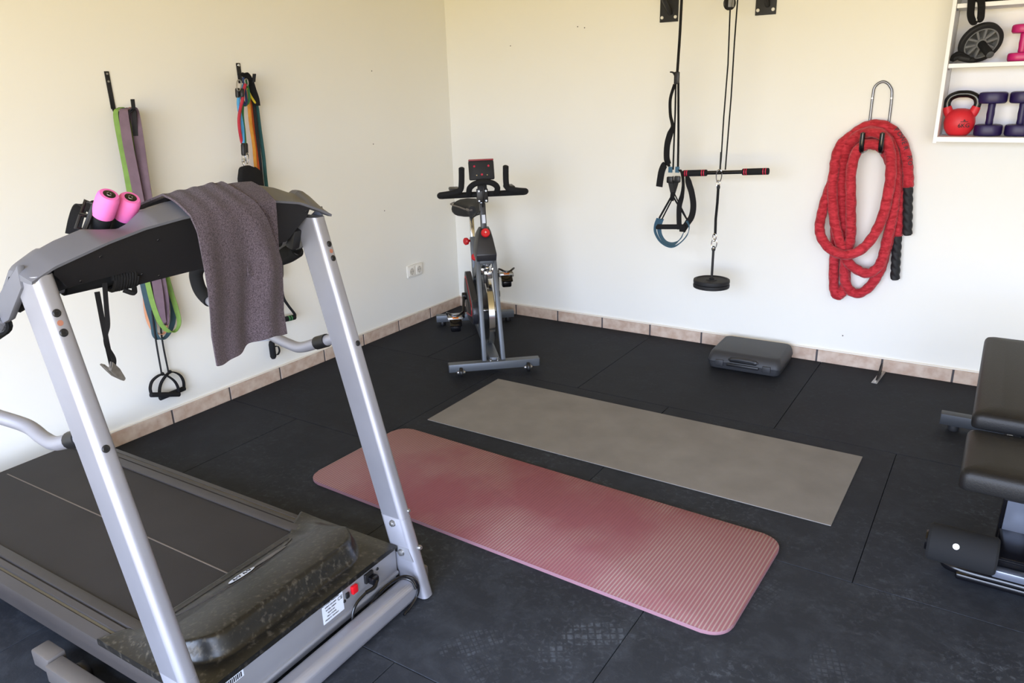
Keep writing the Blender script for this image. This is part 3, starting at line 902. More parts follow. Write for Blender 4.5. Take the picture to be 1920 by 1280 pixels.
w2 = hand_weight('hand_weight', (-0.4120, -0.1225, 1.1696), (-0.3250, -0.1185, 1.2762), 'right pink and black foam hand weight, nearer the towel on the console', 0)
# hand strap with buckle behind them
bm = new()
pa = [(-0.3700, -0.1802, 1.2560), (-0.4000, -0.1802, 1.2664), (-0.4200, -0.1856, 1.2564), (-0.4300, -0.1953, 1.2306), (-0.4300, -0.2096, 1.1987)]
strap(bm, cat(pa, 6), .030, .003, lerpdirs([(.3, .7, .5), (.4, .9, -.1), (.4, .9, 0)], 25))
hs = mk('hand_strap', bm, M['web'], parent=w1, frame=MT)
bm = new()
ring = [(-0.3680, -0.2024, 1.2439), (-0.3680, -0.1951, 1.2380), (-0.3680, -0.2121, 1.2157), (-0.3680, -0.2323, 1.2226), (-0.3680, -0.2174, 1.2474)]
tube(bm, [Vector(p) for p in ring], .004, 8, closed=True)
pa = [(-0.3800, -0.1922, 1.2762), (-0.3600, -0.1839, 1.2666), (-0.3600, -0.1962, 1.2435), (-0.3700, -0.2130, 1.2513)]
tube(bm, [Vector(p) for p in pa], .0045, 8, closed=True)
tube(bm, cat([(-0.3550, -0.1894, 1.2665), (-0.3600, -0.2069, 1.2332), (-0.3600, -0.2248, 1.2065)], 5), .006, 8)
mk('strap_buckle', bm, M['blackp'], parent=w1, frame=MT)

# ---------------------------------------------------------------- exercise bike: local x forward, y to the right of the picture, z up
MB = Matrix.Translation((.665, -.653, 0)) @ Matrix.Rotation(math.atan2(-.685, .61), 4, 'Z')
bk = thing('exercise_bike', 'grey and black indoor cycling bike with red knobs standing in the room corner', 'exercise bike', M=MB)
def bp_(name, bm, m, parent=None, **k): return mk(name, bm, m, parent=parent or bk, frame=MB, **k)
bm = new(); box(bm, (.495, 0, .050), (.050, .50, .045), bev=.004); fb = bp_('front_stabiliser', bm, M['bikegrey'])
for s in (1, -1):
    bm = new(); box(bm, (.495, s*.251, .050), (.046, .004, .042), bev=.001); bp_('end_plug', bm, M['blackp'], fb)
    bm = new(); cyl(bm, (.528, s*.185-.009, .030), (.528, s*.185+.009, .030), .026, 24, bev=.004); wh = bp_('transport_wheel', bm, M['blackp'], fb)
    bm = new()
    for q in (1, -1): screw(bm, (.528, s*.185+q*.014, .030), (0, q, 0), .010, .008); box(bm, (.518, s*.185+q*.0125, .033), (.03, .003, .022))
    bp_('wheel_bolt', bm, M['zinc'], wh)
for yy in (-.018, .022):
    bm = new(); lathe(bm, [(.010, .0), (.010, .004), (.006, .005), (.006, .012), (0, .014)], (.495, yy, .0722), (0, 0, 1), 16); bp_('bolt', bm, M['chrome'], fb)
bm = new(); box(bm, (-.46, 0, .050), (.050, .52, .045), bev=.004); rb = bp_('rear_stabiliser', bm, M['bikegrey'])
for s in (1, -1):
    bm = new(); cyl(bm, (-.46, s*.22, .0), (-.46, s*.22, .028), .020, 20, bev=.002); bp_('levelling_foot', bm, M['blackp'], rb)
# frame
bm = new(); bar(bm, (-.45, .005, .065), (.49, .005, .065), .055, .045, (0, 1, 0), .004); bp_('base_beam', bm, M['bikegrey'])
for s, y0, y1 in ((-1, -.052, -.048), (1, .052, .040)):
    bm = new(); bar(bm, (.488, y0, .070), (.315, y1, .640), .024, .040, (0, 1, 0), .003); bp_('fork_leg', bm, M['bikegrey'])
bm = new(); bar(bm, (.33, 0, .60), (-.20, -.005, .40), .045, .06, (0, 1, 0), .004); bar(bm, (-.20, -.005, .42), (-.42, 0, .07), .045, .05, (0, 1, 0), .004); bar(bm, (-.02, -.005, .44), (-.02, -.005, .07), .04, .05, (0, 1, 0), .004)
bar(bm, (-.185, -.012, .36), (-.255, -.012, .62), .036, .05, (0, 1, 0), .004)
bp_('main_frame', bm, M['bikegrey'])
bm = new(); box(bm, (.345, -.004, .598), (.05, .075, .03), bev=.004); bp_('fork_crown', bm, M['bikegrey'])
# faceted head cover
bm = new()
t = [(.385, -.058, .603), (.385, .048, .603), (.26, .052, .61), (.26, -.062, .61), (.395, -.060, .640), (.395, .050, .640), (.25, .055, .65), (.25, -.064, .65), (.355, -.044, .720), (.355, .037, .720), (.265, .040, .74), (.265, -.048, .74), (.325, -.030, .768), (.325, .024, .768), (.28, .024, .775), (.28, -.030, .775)]
V_ = [bm.verts.new(p) for p in t]
bm.faces.new((V_[3], V_[2], V_[1], V_[0]))
for r_ in range(3):
    for k in range(4): bm.faces.new((V_[r_*4+k], V_[r_*4+(k+1) % 4], V_[r_*4+4+(k+1) % 4], V_[r_*4+4+k]))
bm.faces.new(V_[12:16])
bmesh.ops.bevel(bm, geom=list(bm.edges), offset=.004, segments=2, profile=.5, affect='EDGES')
hc = bp_('head_cover', bm, M['bikedark'])
bm = new(); lathe(bm, [(.009, 0), (.009, .018), (.022, .020), (.024, .026), (.024, .036), (.020, .041), (0, .041)], (.332, -.003, .742), (.9, 0, .35), 20); kn = bp_('resistance_knob', bm, M['redp'])
bm = new(); text_bm(bm, '+', .026, axes((0, 1, 0), (-.36, 0, .93), (.93, 0, .36), (.332+.9*.0435, -.003, .742+.35*.044)), .0008); bp_('knob_mark', bm, M['whitep'], kn)
# handlebar post
bm = new(); bar(bm, (.300, -.004, .74), (.270, -.004, .90), .030, .042, (0, 1, 0), .003); pst = bp_('handlebar_post', bm, M['bikedark'])
bm = new(); bar(bm, (.275, -.004, .85), (.262, -.004, .945), .024, .035, (0, 1, 0), .003); bp_('chrome_post', bm, M['chrome'], pst)
bm = new(); box(bm, (.313, -.004, .82), (.002, .018, .045), Matrix.Rotation(-.19, 3, 'Y')); bp_('scale_label', bm, M['label'], pst)
bm = new(); tube(bm, cat([(.31, -.004, 1.01), (.325, 0, .985), (.325, 0, .94), (.305, -.004, .90), (.285, -.008, .87), (.29, -.035, .845), (.25, -.06, .82)], 8), .0045, 8); bp_('sensor_cable', bm, M['blackp'])
# handlebar
bm = new(); z_ = .946
tube(bm, cat([(.262, -.222, z_), (.262, 0, z_), (.262, .222, z_)], 6), .0155, 14); hb_ = bp_('handlebar', bm, M['foam'])
for s in (1, -1):
    bm = new()
    tube(bm, cat([(.262, s*.205, z_), (.275, s*.228, z_+.002), (.31, s*.228, z_+.012), (.34, s*.190, z_+.020), (.345, s*.150, z_+.028), (.345, s*.125, z_+.040), (.350, s*.118, z_+.075), (.370, s*.116, z_+.145), (.372, s*.116, z_+.15)], 8), .0155, 14)
    bp_('grip_horn', bm, M['foam'], hb_)
    bm = new(); box(bm, (.24, s*.150, z_+.030), (.10, .055, .020), bev=.008); box(bm, (.25, s*.150, z_+.012), (.02, .02, .03)); bp_('elbow_pad', bm, M['blackp'], hb_)
bm = new(); tube(bm, cat([(.262, -.072, z_), (.300, -.076, z_+.020), (.325, -.072, z_+.045), (.335, -.045, z_+.066), (.338, 0, z_+.074), (.335, .045, z_+.066), (.325, .072, z_+.045), (.300, .076, z_+.020), (.262, .072, z_)], 8), .0155, 14)
bp_('centre_loop', bm, M['foam'], hb_)
bm = new(); box(bm, (.285, -.004, z_-.004), (.02, .062, .075), bev=.005); cp = bp_('clamp_plate', bm, M['blackp'], hb_)
for yy in (-.023, .015):
    for zz in (-.030, .022):
        bm = new(); screw(bm, (.295, yy, z_+zz), (1, 0, 0), .007, .006); bp_('clamp_bolt', bm, M['chrome'], hb_)
# computer
R_ = Matrix.Rotation(math.radians(-16), 3, 'Y')
bm = new(); box(bm, (.285, -.003, 1.075), (.022, .135, .100), R_, bev=.006); box(bm, (.28, -.003, 1.01), (.02, .05, .09), R_, bev=.004); cpu = bp_('bike_computer', bm, M['rubber'])
bm = new(); box(bm, (.275, -.003, 1.127), (.024, .133, .008), R_, bev=.002); bp_('red_trim', bm, mat('dull_red_trim', '#8a3038', rough=.5), cpu)
for yy, zz in ((-.038, 1.098), (.038, 1.098), (0, 1.055)):
    bm = new(); screw(bm, (.297-(zz-1.075)*.28, yy-.003, zz), (.96, 0, .28), .006, .002); bp_('red_button', bm, M['redring'], cpu)
for yy in (-.028, .028):
    bm = new(); screw(bm, (.2985-(1.052-1.075)*.28, yy-.003, 1.052), (.96, 0, .28), .004, .002); bp_('back_screw', bm, M['chrome'], cpu)
# flywheel, brake and belt guard
bm = new()
lathe(bm, [(.172, -.016), (.190, -.019), (.193, -.016), (.193, .016), (.190, .019), (.172, .016), (.165, .006), (.06, .006), (.035, .016), (.0, .016)], (.235, .008, .285), (0, 1, 0), 56)
lathe(bm, [(.172, -.016), (.165, -.006), (.06, -.006), (.035, -.016), (0, -.016)], (.235, .008, .285), (0, 1, 0), 56)
fl = bp_('flywheel', bm, M['chrome'], smooth=25)
bm = new(); tube(bm, [(.235, -.048, .285), (.235, .048, .285)], .010, 14); lathe(bm, [(.018, 0), (.018, .006), (0, .006)], (.235, .048, .285), (0, 1, 0), 6); bp_('axle', bm, M['zinc'], fl)
bm = new(); box(bm, (.335, .004, .520), (.05, .045, .045), bev=.006); box(bm, (.345, -.025, .545), (.03, .018, .03), bev=.004); box(bm, (.345, .033, .545), (.03, .018, .03), bev=.004)
tube(bm, [(.35, 0, .60), (.35, 0, .53)], .011, 12); ball(bm, (.365, -.002, .560), .013); bp_('brake_caliper', bm, M['chrome'])
bm = new(); box(bm, (.345, -.012, .500), (.045, .022, .05), bev=.005); bp_('brake_pad', bm, M['blackp'])
# belt guard: stadium outline around crank and wheel hub
def stad(c0, r0, c1, r1, n=18):
    out = []
    for k in range(n+1):
        a = PI/2+PI*k/n; out.append((c0[0]+r0*math.cos(a), c0[1]+r0*math.sin(a)))
    for k in range(n+1):
        a = -PI/2+PI*k/n; out.append((c1[0]+r1*math.cos(a), c1[1]+r1*math.sin(a)))
    return out
bm = new(); prism(bm, stad((-.05, .305), .145, (.24, .285), .075), .052, .085, axes((1, 0, 0), (0, 0, 1), (0, -1, 0)), bev=.006); bg = bp_('belt_guard', bm, M['bikedark'])
bm = new(); prism(bm, stad((-.05, .305), .118, (.20, .29), .045), .0855, .0875, axes((1, 0, 0), (0, 0, 1), (0, -1, 0))); bp_('red_stripe', bm, M['redp'], bg)
bm = new(); prism(bm, stad((-.05, .305), .105, (.20, .29), .038), .0875, .0895, axes((1, 0, 0), (0, 0, 1), (0, -1, 0))); bp_('guard_face', bm, M['blackp'], bg)
cc = Vector((-.035, 0, .305))
for s, dx, dz in ((-1, .150, -.085), (1, -.150, .085)):
    bm = new(); y_ = s*.105; bar(bm, cc+Vector((0, y_, 0)), cc+Vector((dx, s*.125, dz)), .016, .028, (0, 1, 0), .004); cyl(bm, cc+Vector((0, s*.09, 0)), cc+Vector((0, s*.115, 0)), .022, 18, bev=.003)
    cr = bp_('crank', bm, M['blackp'])
    p = cc+Vector((dx, s*.175, dz))
    bm = new(); cyl(bm, p+Vector((0, -.045, 0)), p+Vector((0, .045, 0)), .012, 14); box(bm, p+Vector((.040, 0, 0)), (.012, .085, .022), bev=.003); box(bm, p+Vector((-.040, 0, 0)), (.012, .085, .022), bev=.003)
    box(bm, p+Vector((0, .040, 0)), (.085, .010, .022), bev=.003); box(bm, p+Vector((0, -.040, 0)), (.085, .010, .022), bev=.003)
    pd = bp_('pedal', bm, M['zinc'], cr)
    bm = new(); tube(bm, cat([p+Vector((-.03, -.042, .012)), p+Vector((.055, -.045, .045)), p+Vector((.085, 0, .030)), p+Vector((.055, .045, .045)), p+Vector((-.03, .042, .012))], 8), .006, 8)
    box(bm, p+Vector((.055, 0, -.015)), (.055, .070, .012), Matrix.Rotation(.7, 3, 'Y'), bev=.004); box(bm, p+Vector((.030, 0, -.050)), (.05, .060, .05), bev=.01)
    bp_('toe_cage', bm, M['blackg'], cr)
    bm = new(); box(bm, p+Vector((.0465, 0, .012)), (.003, .035, .014), bev=.001); bp_('reflector', bm, M['orange'], cr)
# saddle and post
bm = new(); bar(bm, (-.235, -.012, .56), (-.300, -.012, .765), .026, .036, (0, 1, 0), .004); sp_ = bp_('seat_post', bm, M['chrome'])
bm = new(); bar(bm, (-.36, -.012, .765), (-.24, -.012, .765), .028, .024, (0, 1, 0), .004); bp_('saddle_slider', bm, M['blackp'], sp_)
bm = new(); sec = []
for k in range(17):
    t = k/16; x = -.12-.27*t
    hw = .022+.098*max(0, (t-.30)/.70)**1.0 if t > .3 else .020+.012*t
    hw = hw*(1 if t < .93 else .88)
    zt = .828-.012*math.sin(PI*t)+.012*t; th_ = .045+.065*t
    ring = []
    for a in range(20):
        A = 2*PI*a/20; yy = hw*math.copysign(abs(math.cos(A))**.7, math.cos(A)); zz = math.sin(A)
        ring.append(bm.verts.new((x, -.02+yy, zt-th_/2+zz*th_/2 - (abs(yy)/.12)**2*.012)))
    sec.append(ring)
for A, B in zip(sec[:-1], sec[1:]):
    for k in range(20): bm.faces.new((A[k], A[(k+1) % 20], B[(k+1) % 20], B[k]))
bm.faces.new(sec[0][::-1]); bm.faces.new(sec[-1])
sd = bp_('saddle', bm, M['rubber'], smooth=50)
bm = new(); tube(bm, cat([(-.18, -.055, .800), (-.25, -.085, .806), (-.33, -.130, .815), (-.385, -.105, .82)], 6), .007, 8, flat=.5); tube(bm, cat([(-.12, -.02, .805), (-.13, -.038, .803), (-.18, -.05, .802)], 6), .007, 8); bp_('saddle_trim', bm, M['basegrey'], sd)
for p, n in (((-.205, -.012, .50), (.95, 0, .3)), ((-.265, -.030, .595), (.5, -.85, 0))):
    bm = new(); lathe(bm, [(.008, 0), (.008, .02), (.022, .022), (.023, .035), (.018, .04), (0, .04)], p, n, 18); bp_('adjuster_knob', bm, M['redp'])

# ---------------------------------------------------------------- weight bench
bn = thing('weight_bench', 'black padded adjustable weight bench at the right edge by the back wall', 'weight bench', (3.395, -1.35, 0))
def wp(name, bm, m, parent=None): return mk(name, bm, m, parent=parent or bn)
def cushion(bm, outline_c, w, l, z0, z1, tilt, r=.04, bulge=.012):
    """upholstered pad with rounded corners, centre outline_c, tilt about x"""
    n = 7; rings = []
    pr = rrect(w, l, r, n)
    def ring(k, z): return [bm.verts.new((p[0]*k[0], p[1]*k[1], z)) for p in pr]
    h = z1-z0; K = lambda d: ((w-2*d)/w, (l-2*d)/l)
    for d, z in ((.008, 0), (.002, .003), (0, .010), (0, h*.55), (.002, h*.75), (.007, h*.90), (.016, h*.98), (.035, h+bulge*.25), (.07, h+bulge*.5)): rings.append(ring(K(d), z))
    for A, B in zip(rings[:-1], rings[1:]):
        for k in range(len(pr)): bm.faces.new((A[k], A[(k+1) % len(pr)], B[(k+1) % len(pr)], B[k]))
    bm.faces.new(rings[0][::-1]); bm.faces.new(rings[-1])
    bmesh.ops.transform(bm, matrix=Matrix.Translation(outline_c) @ Matrix.Rotation(tilt, 4, 'X'), verts=bm.verts)
BX = 3.395
bm = new(); cushion(bm, (BX, -1.815, .382), .330, .345, 0, .064, math.radians(-1.5), .022); wp('seat_pad', bm, M['leather'])
bm = new(); cushion(bm, (BX-.003, -1.235, .445), .312, .83, 0, .055, math.radians(1.0), .022); wp('back_pad', bm, M['leather'])
bm = new(); bar(bm, (BX, -.72, .055), (BX, -1.76, .34), .06, .06, (1, 0, 0), .004); wp('main_beam', bm, M['blackm'])
bm = new(); bar(bm, (BX, -1.66, .372), (BX, -1.94, .372), .10, .02, (1, 0, 0), .003); bar(bm, (BX, -.92, .43), (BX, -1.58, .43), .05, .03, (1, 0, 0), .003); bar(bm, (BX, -1.15, .42), (BX, -1.15, .19), .04, .04, (1, 0, 0), .003); bar(bm, (BX, -1.66, .36), (BX, -1.60, .44), .05, .04, (1, 0, 0), .003); wp('pad_bracket', bm, M['blackm'])
bm = new(); bar(bm, (BX, -1.875, .385), (BX, -1.800, .045), .098, .030, (1, 0, 0), .004); fl_ = wp('front_leg', bm, M['blackg'])
bm = new(); bar(bm, (BX, -1.893, .365), (BX, -1.852, .185), .078, .006, (1, 0, 0), .002); wp('polished_plate', bm, M['steelblue'], fl_)
bm = new(); box(bm, (BX-.025, -.635, .052), (.49, .05, .05), bev=.003); cb_ = wp('rear_foot', bm, M['footgrey'])
for s in (1, -1):
    bm = new(); cyl(bm, (BX-.025+s*.19, -.635, 0), (BX-.025+s*.19, -.635, .028), .022, 18, bev=.003); wp('rubber_foot', bm, M['rubber'], cb_)
bm = new(); tube(bm, cat([(3.232, -1.760, .020), (3.245, -1.785, .022), (3.30, -1.800, .024), (BX, -1.803, .026), (3.49, -1.800, .024), (3.545, -1.785, .022), (3.558, -1.760, .020)], 8), .016, 12); box(bm, (BX, -1.80, .014), (.26, .055, .022), bev=.008); wp('front_foot', bm, M['blackg'])
bm = new(); cyl(bm, (3.20, -1.965, .195), (BX*2-3.20, -1.965, .195), .0125, 14); bar(bm, (BX, -1.86, .22), (BX, -1.975, .19), .09, .03, (1, 0, 0), .003); rl = wp('roller_bar', bm, M['blackg'])
bm = new(); box(bm, (BX-.005, -1.975, .155), (.085, .03, .024), bev=.004); wp('bar_bracket', bm, M['steelblue'], rl)
for s in (1, -1):
    bm = new(); x0 = BX-s*.040
    lathe(bm, [(.014, 0), (.048, 0), (.0540, .006), (.0550, .02), (.0550, .154), (.0540, .168), (.048, .175), (.014, .175)], (x0, -1.965, .195), (-s, 0, 0), 36)
    fr = wp('foam_roller', bm, M['foam'])
    bm = new(); lathe(bm, [(.013, .175), (.030, .176), (.028, .181), (0, .182)], (x0, -1.965, .195), (-s, 0, 0), 20); wp('roller_cap', bm, M['blackg'], fr)
dn = Vector((0, -.87, .50)).normalized()
bm = new(); lathe(bm, [(.0085, -.0005), (.0085, .0010), (0, .0012)], Vector((3.252, -1.965, .195))+dn*.0550, dn, 20)
wp('round_sticker', bm, M['whitep'])

# ---------------------------------------------------------------- plastic carrying case against the back wall
MC = Matrix.Translation((2.168, -.225, 0)) @ Matrix.Rotation(math.radians(1.5), 4, 'Z')
cs = thing('carrying_case', 'dark grey plastic tool case with rounded corners lying flat by the wall', 'case', M=MC)
def cp_(name, bm, m, parent=None): return mk(name, bm, m, parent=parent or cs, frame=MC)
def caseshell(lv):
    bm = new(); rings = []
    for w, d, z, cy in lv:
        rings.append([bm.verts.new((p[0], p[1]+cy, z)) for p in rrect(w*1.02, d, .030, 6)])
    n = len(rings[0])
    for A, B in zip(rings[:-1], rings[1:]):
        for k in range(n): bm.faces.new((A[k], A[(k+1) % n], B[(k+1) % n], B[k]))
    bm.faces.new(rings[0][::-1]); bm.faces.new(rings[-1]); return bm
cp_('case_base', caseshell([(.345, .285, 0, 0), (.365, .305, .006, 0), (.378, .318, .030, 0), (.380, .320, .0405, 0)]), M['case'])
lid = cp_('case_lid', caseshell([(.384, .324, .0425, 0), (.384, .324, .050, 0), (.374, .310, .072, .004), (.362, .294, .088, .008), (.350, .280, .094, .012), (.340, .270, .0955, .014)]), M['case'])
bm = new(); box(bm, (0, -.150, .062), (.150, .030, .026), bev=.010); cp_('handle_recess', bm, M['blackp'], lid)
bm = new(); tube(bm, cat([(-.085, -.140, .052), (-.072, -.152, .062), (-.04, -.160, .070), (0, -.163, .072), (.04, -.160, .070), (.072, -.152, .062), (.085, -.140, .052)], 8), .009, 12); cp_('case_handle', bm, M['case'])
bm = new(); box(bm, (0, -.166, .038), (.17, .014, .016), bev=.004); cp_('handle_bar', bm, M['blackp'])
for x in (-.125, .125):
    bm = new(); box(bm, (x, -.163, .040), (.042, .010, .034), bev=.003); cp_('latch', bm, M['case'])
bm = new()
for x in (-.145, .128):
    for k in (0, 1): box(bm, (x+k*.010, -.110, .0945), (.004, .003, .0035))
cp_('lid_mark', bm, M['ink'], lid)

# ---------------------------------------------------------------- steel floor anchor
an = thing('floor_anchor', 'small steel anchor bracket with upright black lug on the floor by the baseboard', 'anchor', (2.806, -.12, 0))
bm = new(); prism(bm, [(2.784, -.215), (2.812, -.218), (2.826, -.012), (2.800, -.012)], 0.0, .003, bev=.0006, seg=1); mk('anchor_plate', bm, M['zinc'], parent=an)
bm = new(); prism(bm, [(-.17, .003), (-.08, .003), (-.06, .05), (-.075, .068), (-.092, .060)], -.004, .004, axes((0.06, 1, 0), (0, 0, 1), (1, 0, 0), (2.812, 0, 0)), bev=.001, seg=1); mk('upright_lug', bm, M['blackm'], parent=an)
bm = new(); screw(bm, (2.80, -.195, .003), (0, 0, 1), .007, .004); screw(bm, (2.808, -.035, .003), (0, 0, 1), .007, .004); mk('screw', bm, M['chrome'], parent=an)

# ---------------------------------------------------------------- socket on the left wall
so_ = thing('wall_socket', 'ivory double power socket low on the left wall near the corner', 'socket', (0, -.4785, .318))
bm = new(); prism(bm, rrect(.155, .082, .008, 4, -.4785, .360), 0.0, .010, axes((0, 1, 0), (0, 0, 1), (1, 0, 0)), bev=.002); mk('socket_frame', bm, M['whitep'], parent=so_)
for y in (-.516, -.441):
    bm = new(); prism(bm, rrect(.062, .062, .006, 4, y, .360), .0095, .013, axes((0, 1, 0), (0, 0, 1), (1, 0, 0)), bev=.001); ins = mk('socket_insert', bm, M['whitep'], parent=so_)
    bm = new(); lathe(bm, [(.0215, .0132), (.0205, .0137), (.0195, .0132), (.0195, .0131), (0, .0131)], (0, y, .360), (1, 0, 0), 28); mk('socket_well', bm, M['sock_shade'], parent=ins)
    bm = new()
    for k in (-1, 1): lathe(bm, [(.0026, .0131), (.0026, .0136), (0, .0136)], (0, y+k*.0095, .360), (1, 0, 0), 10)
    box(bm, (.0136, y, .360+.0195), (.001, .006, .003)); box(bm, (.0136, y, .360-.0195), (.001, .006, .003)); mk('pin_hole', bm, M['ink'], parent=ins)

# ---------------------------------------------------------------- pull-up bar (mostly above the frame), its two brackets on the back wall
pu = thing('pull_up_bar', 'dark wall-mounted pull-up bar, only its bracket plates with white bolts in view', 'pull-up bar', (1.79, -.25, 1.80))
ZB = 2.06
for x in (1.533, 2.052):
    bm = new(); box(bm, (x, -.004, 1.92), (.104, .008, .235), bev=.001, seg=1); pl = mk('bracket_plate', bm, M['blackm'], parent=pu)
    bm = new(); tube(bm, [(x+.01, -.012, 1.845), (x, -.20, 1.98), (x, -.40, ZB)], .012, 10); tube(bm, [(x, -.008, 2.0), (x, -.40, ZB)], .014, 12); mk('bracket_arm', bm, M['blackm'], parent=pu)
    bm = new()
    for dx in (-.038, .038):
        for z in (1.826, 2.01): lathe(bm, [(.0085, 0), (.0085, .004), (.005, .007), (0, .007)], (x+dx, -.008, z), (0, -1, 0), 14)
    mk('bracket_bolt', bm, M['whitep'], parent=pl)
bm = new(); cyl(bm, (1.30, -.40, ZB), (2.30, -.40, ZB), .016, 18, bev=.004); mk('bar', bm, M['blackm'], parent=pu)

# ---------------------------------------------------------------- suspension trainer
DY = -.36
sx = thing('suspension_trainer', 'black strap suspension trainer with slate blue foot loops hanging left of the cable', 'suspension trainer', Vector((1.7454, -0.3600, 0.6378)))
def sp2(name, bm, m, parent=None): return mk(name, bm, m, parent=parent or sx)
top = [(1.7454, -0.3800, 1.8700), (1.7399, -0.3700, 1.7257), (1.7303, -0.3600, 1.5389)]
a0 = Vector(top[0])
bm = new(); strap(bm, cat([(a0.x+.012, -.382, ZB-.0), (a0.x+.004, -.382, 1.95)] + top, 5), .020, .004, (.75, -.6, 0))
strap(bm, [(a0.x+.012, -.382, ZB), (a0.x+.012, -.385, ZB+.018), (a0.x+.012, -.40, ZB+.0195), (a0.x+.012, -.418, ZB+.015), (a0.x+.012, -.421, ZB-.02), (a0.x+.008, -.39, ZB-.07)], .028, .003, (1, 0, 0))
sp2('anchor_strap', bm, M['web'])
bm = new(); p = Vector((1.7287, -0.3600, 1.5109)); box(bm, p, (.028, .016, .060), bev=.005)
tube(bm, cat([(1.7197, -0.3600, 1.5214), (1.7116, -0.3700, 1.5370), (1.6964, -0.3750, 1.5400)], 5), [.005]*6+[.004]*3+[.003]*2, 8); sp2('buckle', bm, M['blackp'])
W1 = (.8, -.6, 0)
bm = new(); strap(bm, cat([(1.7221, -0.3550, 1.4880), (1.7253, -0.3550, 1.3450), (1.7252, -0.3550, 1.2120), (1.7260, -0.3550, 1.0541)], 6), .0085, .003, (1, -.2, 0)); sp2('leg_strap', bm, M['web'])
bm = new(); strap(bm, cat([(1.7401, -0.3650, 1.4876), (1.7464, -0.3650, 1.3452), (1.7523, -0.3650, 1.2130), (1.7563, -0.3650, 1.0561)], 6), .0115, .003, (1, -.2, 0)); sp2('leg_strap', bm, M['web'])
# loose twisted tail on the left
pts = cat([(1.7186, -0.3600, 1.4804), (1.7025, -0.3700, 1.4111), (1.7097, -0.3800, 1.3330), (1.7235, -0.3800, 1.2775), (1.7108, -0.3800, 1.2349), (1.6983, -0.3800, 1.1811), (1.6978, -0.3800, 1.1188), (1.7100, -0.3850, 1.0840)], 6)
n_ = len(pts); bm = new()
ws = [ .006 + (.026-.006)*min(1, max(0, (i/n_-.52)/.2)) for i in range(n_)]
strap(bm, pts, .032, .0025, lerpdirs([(0.10, 1, 0), (.05, 1, 0), (.05, 1, 0), (.15, 1, 0), (.9, .5, 0), (1, 0, 0), (1, 0, 0), (1, 0, 0)], n_)); sp2('loose_tail', bm, M['web'])
bm = new(); strap(bm, cat([(1.7245, -0.4000, 1.0913), (1.7003, -0.4050, 1.0857), (1.6838, -0.4050, 1.0523), (1.6766, -0.4050, 1.0080), (1.6720, -0.4050, 0.9689)], 6), .036, .003, lerpdirs([(1, 0, .6), (1, 0, .5), (1, 0, .15), (1, 0, .1), (1, 0, .1)], 25)); sp2('loose_tail', bm, M['web'])
# right hand tail loops
pts = cat([(1.7688, -0.3750, 1.0575), (1.7861, -0.3800, 1.0394), (1.7944, -0.3800, 0.9850), (1.7911, -0.3800, 0.9295), (1.7789, -0.3800, 0.8731), (1.7785, -0.3800, 0.8167), (1.7846, -0.3800, 0.7459)], 6)
bm = new(); strap(bm, pts, .027, .0025, lerpdirs([(.2, 1, 0), (.15, 1, 0), (.15, 1, 0), (.4, .8, 0), (1, .1, 0), (1, 0, 0), (1, 0, 0)], len(pts))); sp2('loose_tail', bm, M['web'])
pts = cat([(1.8090, -0.3700, 1.0255), (1.8225, -0.3700, 0.9850), (1.8393, -0.3700, 0.9389), (1.8511, -0.3700, 0.8757), (1.8452, -0.3700, 0.8194), (1.8236, -0.3700, 0.7813), (1.7968, -0.3720, 0.7369)], 6)
bm = new(); strap(bm, pts, .032, .0025, lerpdirs([(.2, 1, 0), (.9, .3, 0), (1, 0, .1), (1, 0, 0), (1, 0, -.2), (.8, 0, -.6), (.8, 0, -.6)], len(pts))); sp2('loose_tail', bm, M['web'])
bm = new(); box(bm, Vector((1.8003, -0.3750, 0.7520)), (.034, .014, .036), bev=.003); sp2('tail_end', bm, M['web'])
# labels, adjusters, converging straps
bm = new()
for q in ((1.7171, -0.3700, 1.0554), (1.7583, -0.3780, 1.0574)): box(bm, Vector(q), (.022, .006, .030), bev=.001)
sp2('blue_label', bm, M['blueweb'])
for q, e1 in (((1.7162, -0.3700, 1.0028), (1.7322, -0.3660, 0.9389)), ((1.7589, -0.3740, 1.0076), (1.7338, -0.3620, 0.9329))):
    bm = new(); box(bm, Vector(q), (.034, .018, .034), bev=.006); strap(bm, [Vector(q), Vector(e1)], .024, .006, (1, 0, 0)); sp2('adjuster', bm, M['blackp'])
bm = new(); strap(bm, cat([(1.7334, -0.3640, 0.9611), (1.7321, -0.3640, 0.9218), (1.7273, -0.3640, 0.8934)], 4), .022, .008, (1, 0, 0)); tube(bm, cat([(1.7316, -0.3660, 1.0223), (1.7363, -0.3660, 0.9809)], 3), .003, 6); sp2('joining_strap', bm, M['web'])
for a, b, w in (((1.7275, -0.3740, 0.9116), (1.6679, -0.3800, 0.7981), .010), ((1.7363, -0.3660, 0.9110), (1.6777, -0.3660, 0.7908), .007), ((1.7393, -0.3660, 0.9112), (1.8183, -0.3660, 0.8001), .009), ((1.7375, -0.3560, 0.9323), (1.8243, -0.3560, 0.7819), .006)):
    bm = new(); strap(bm, [Vector(a), Vector(b)], w, .003, (1, 0, 0)); sp2('handle_strap', bm, M['web'])
bm = new(); a, b = Vector((1.6440, -0.3700, 0.7485)), Vector((1.8187, -0.3620, 0.7597)); cyl(bm, a, b, .0135, 20, bev=.003); sp2('grip_handle', bm, M['foam'])
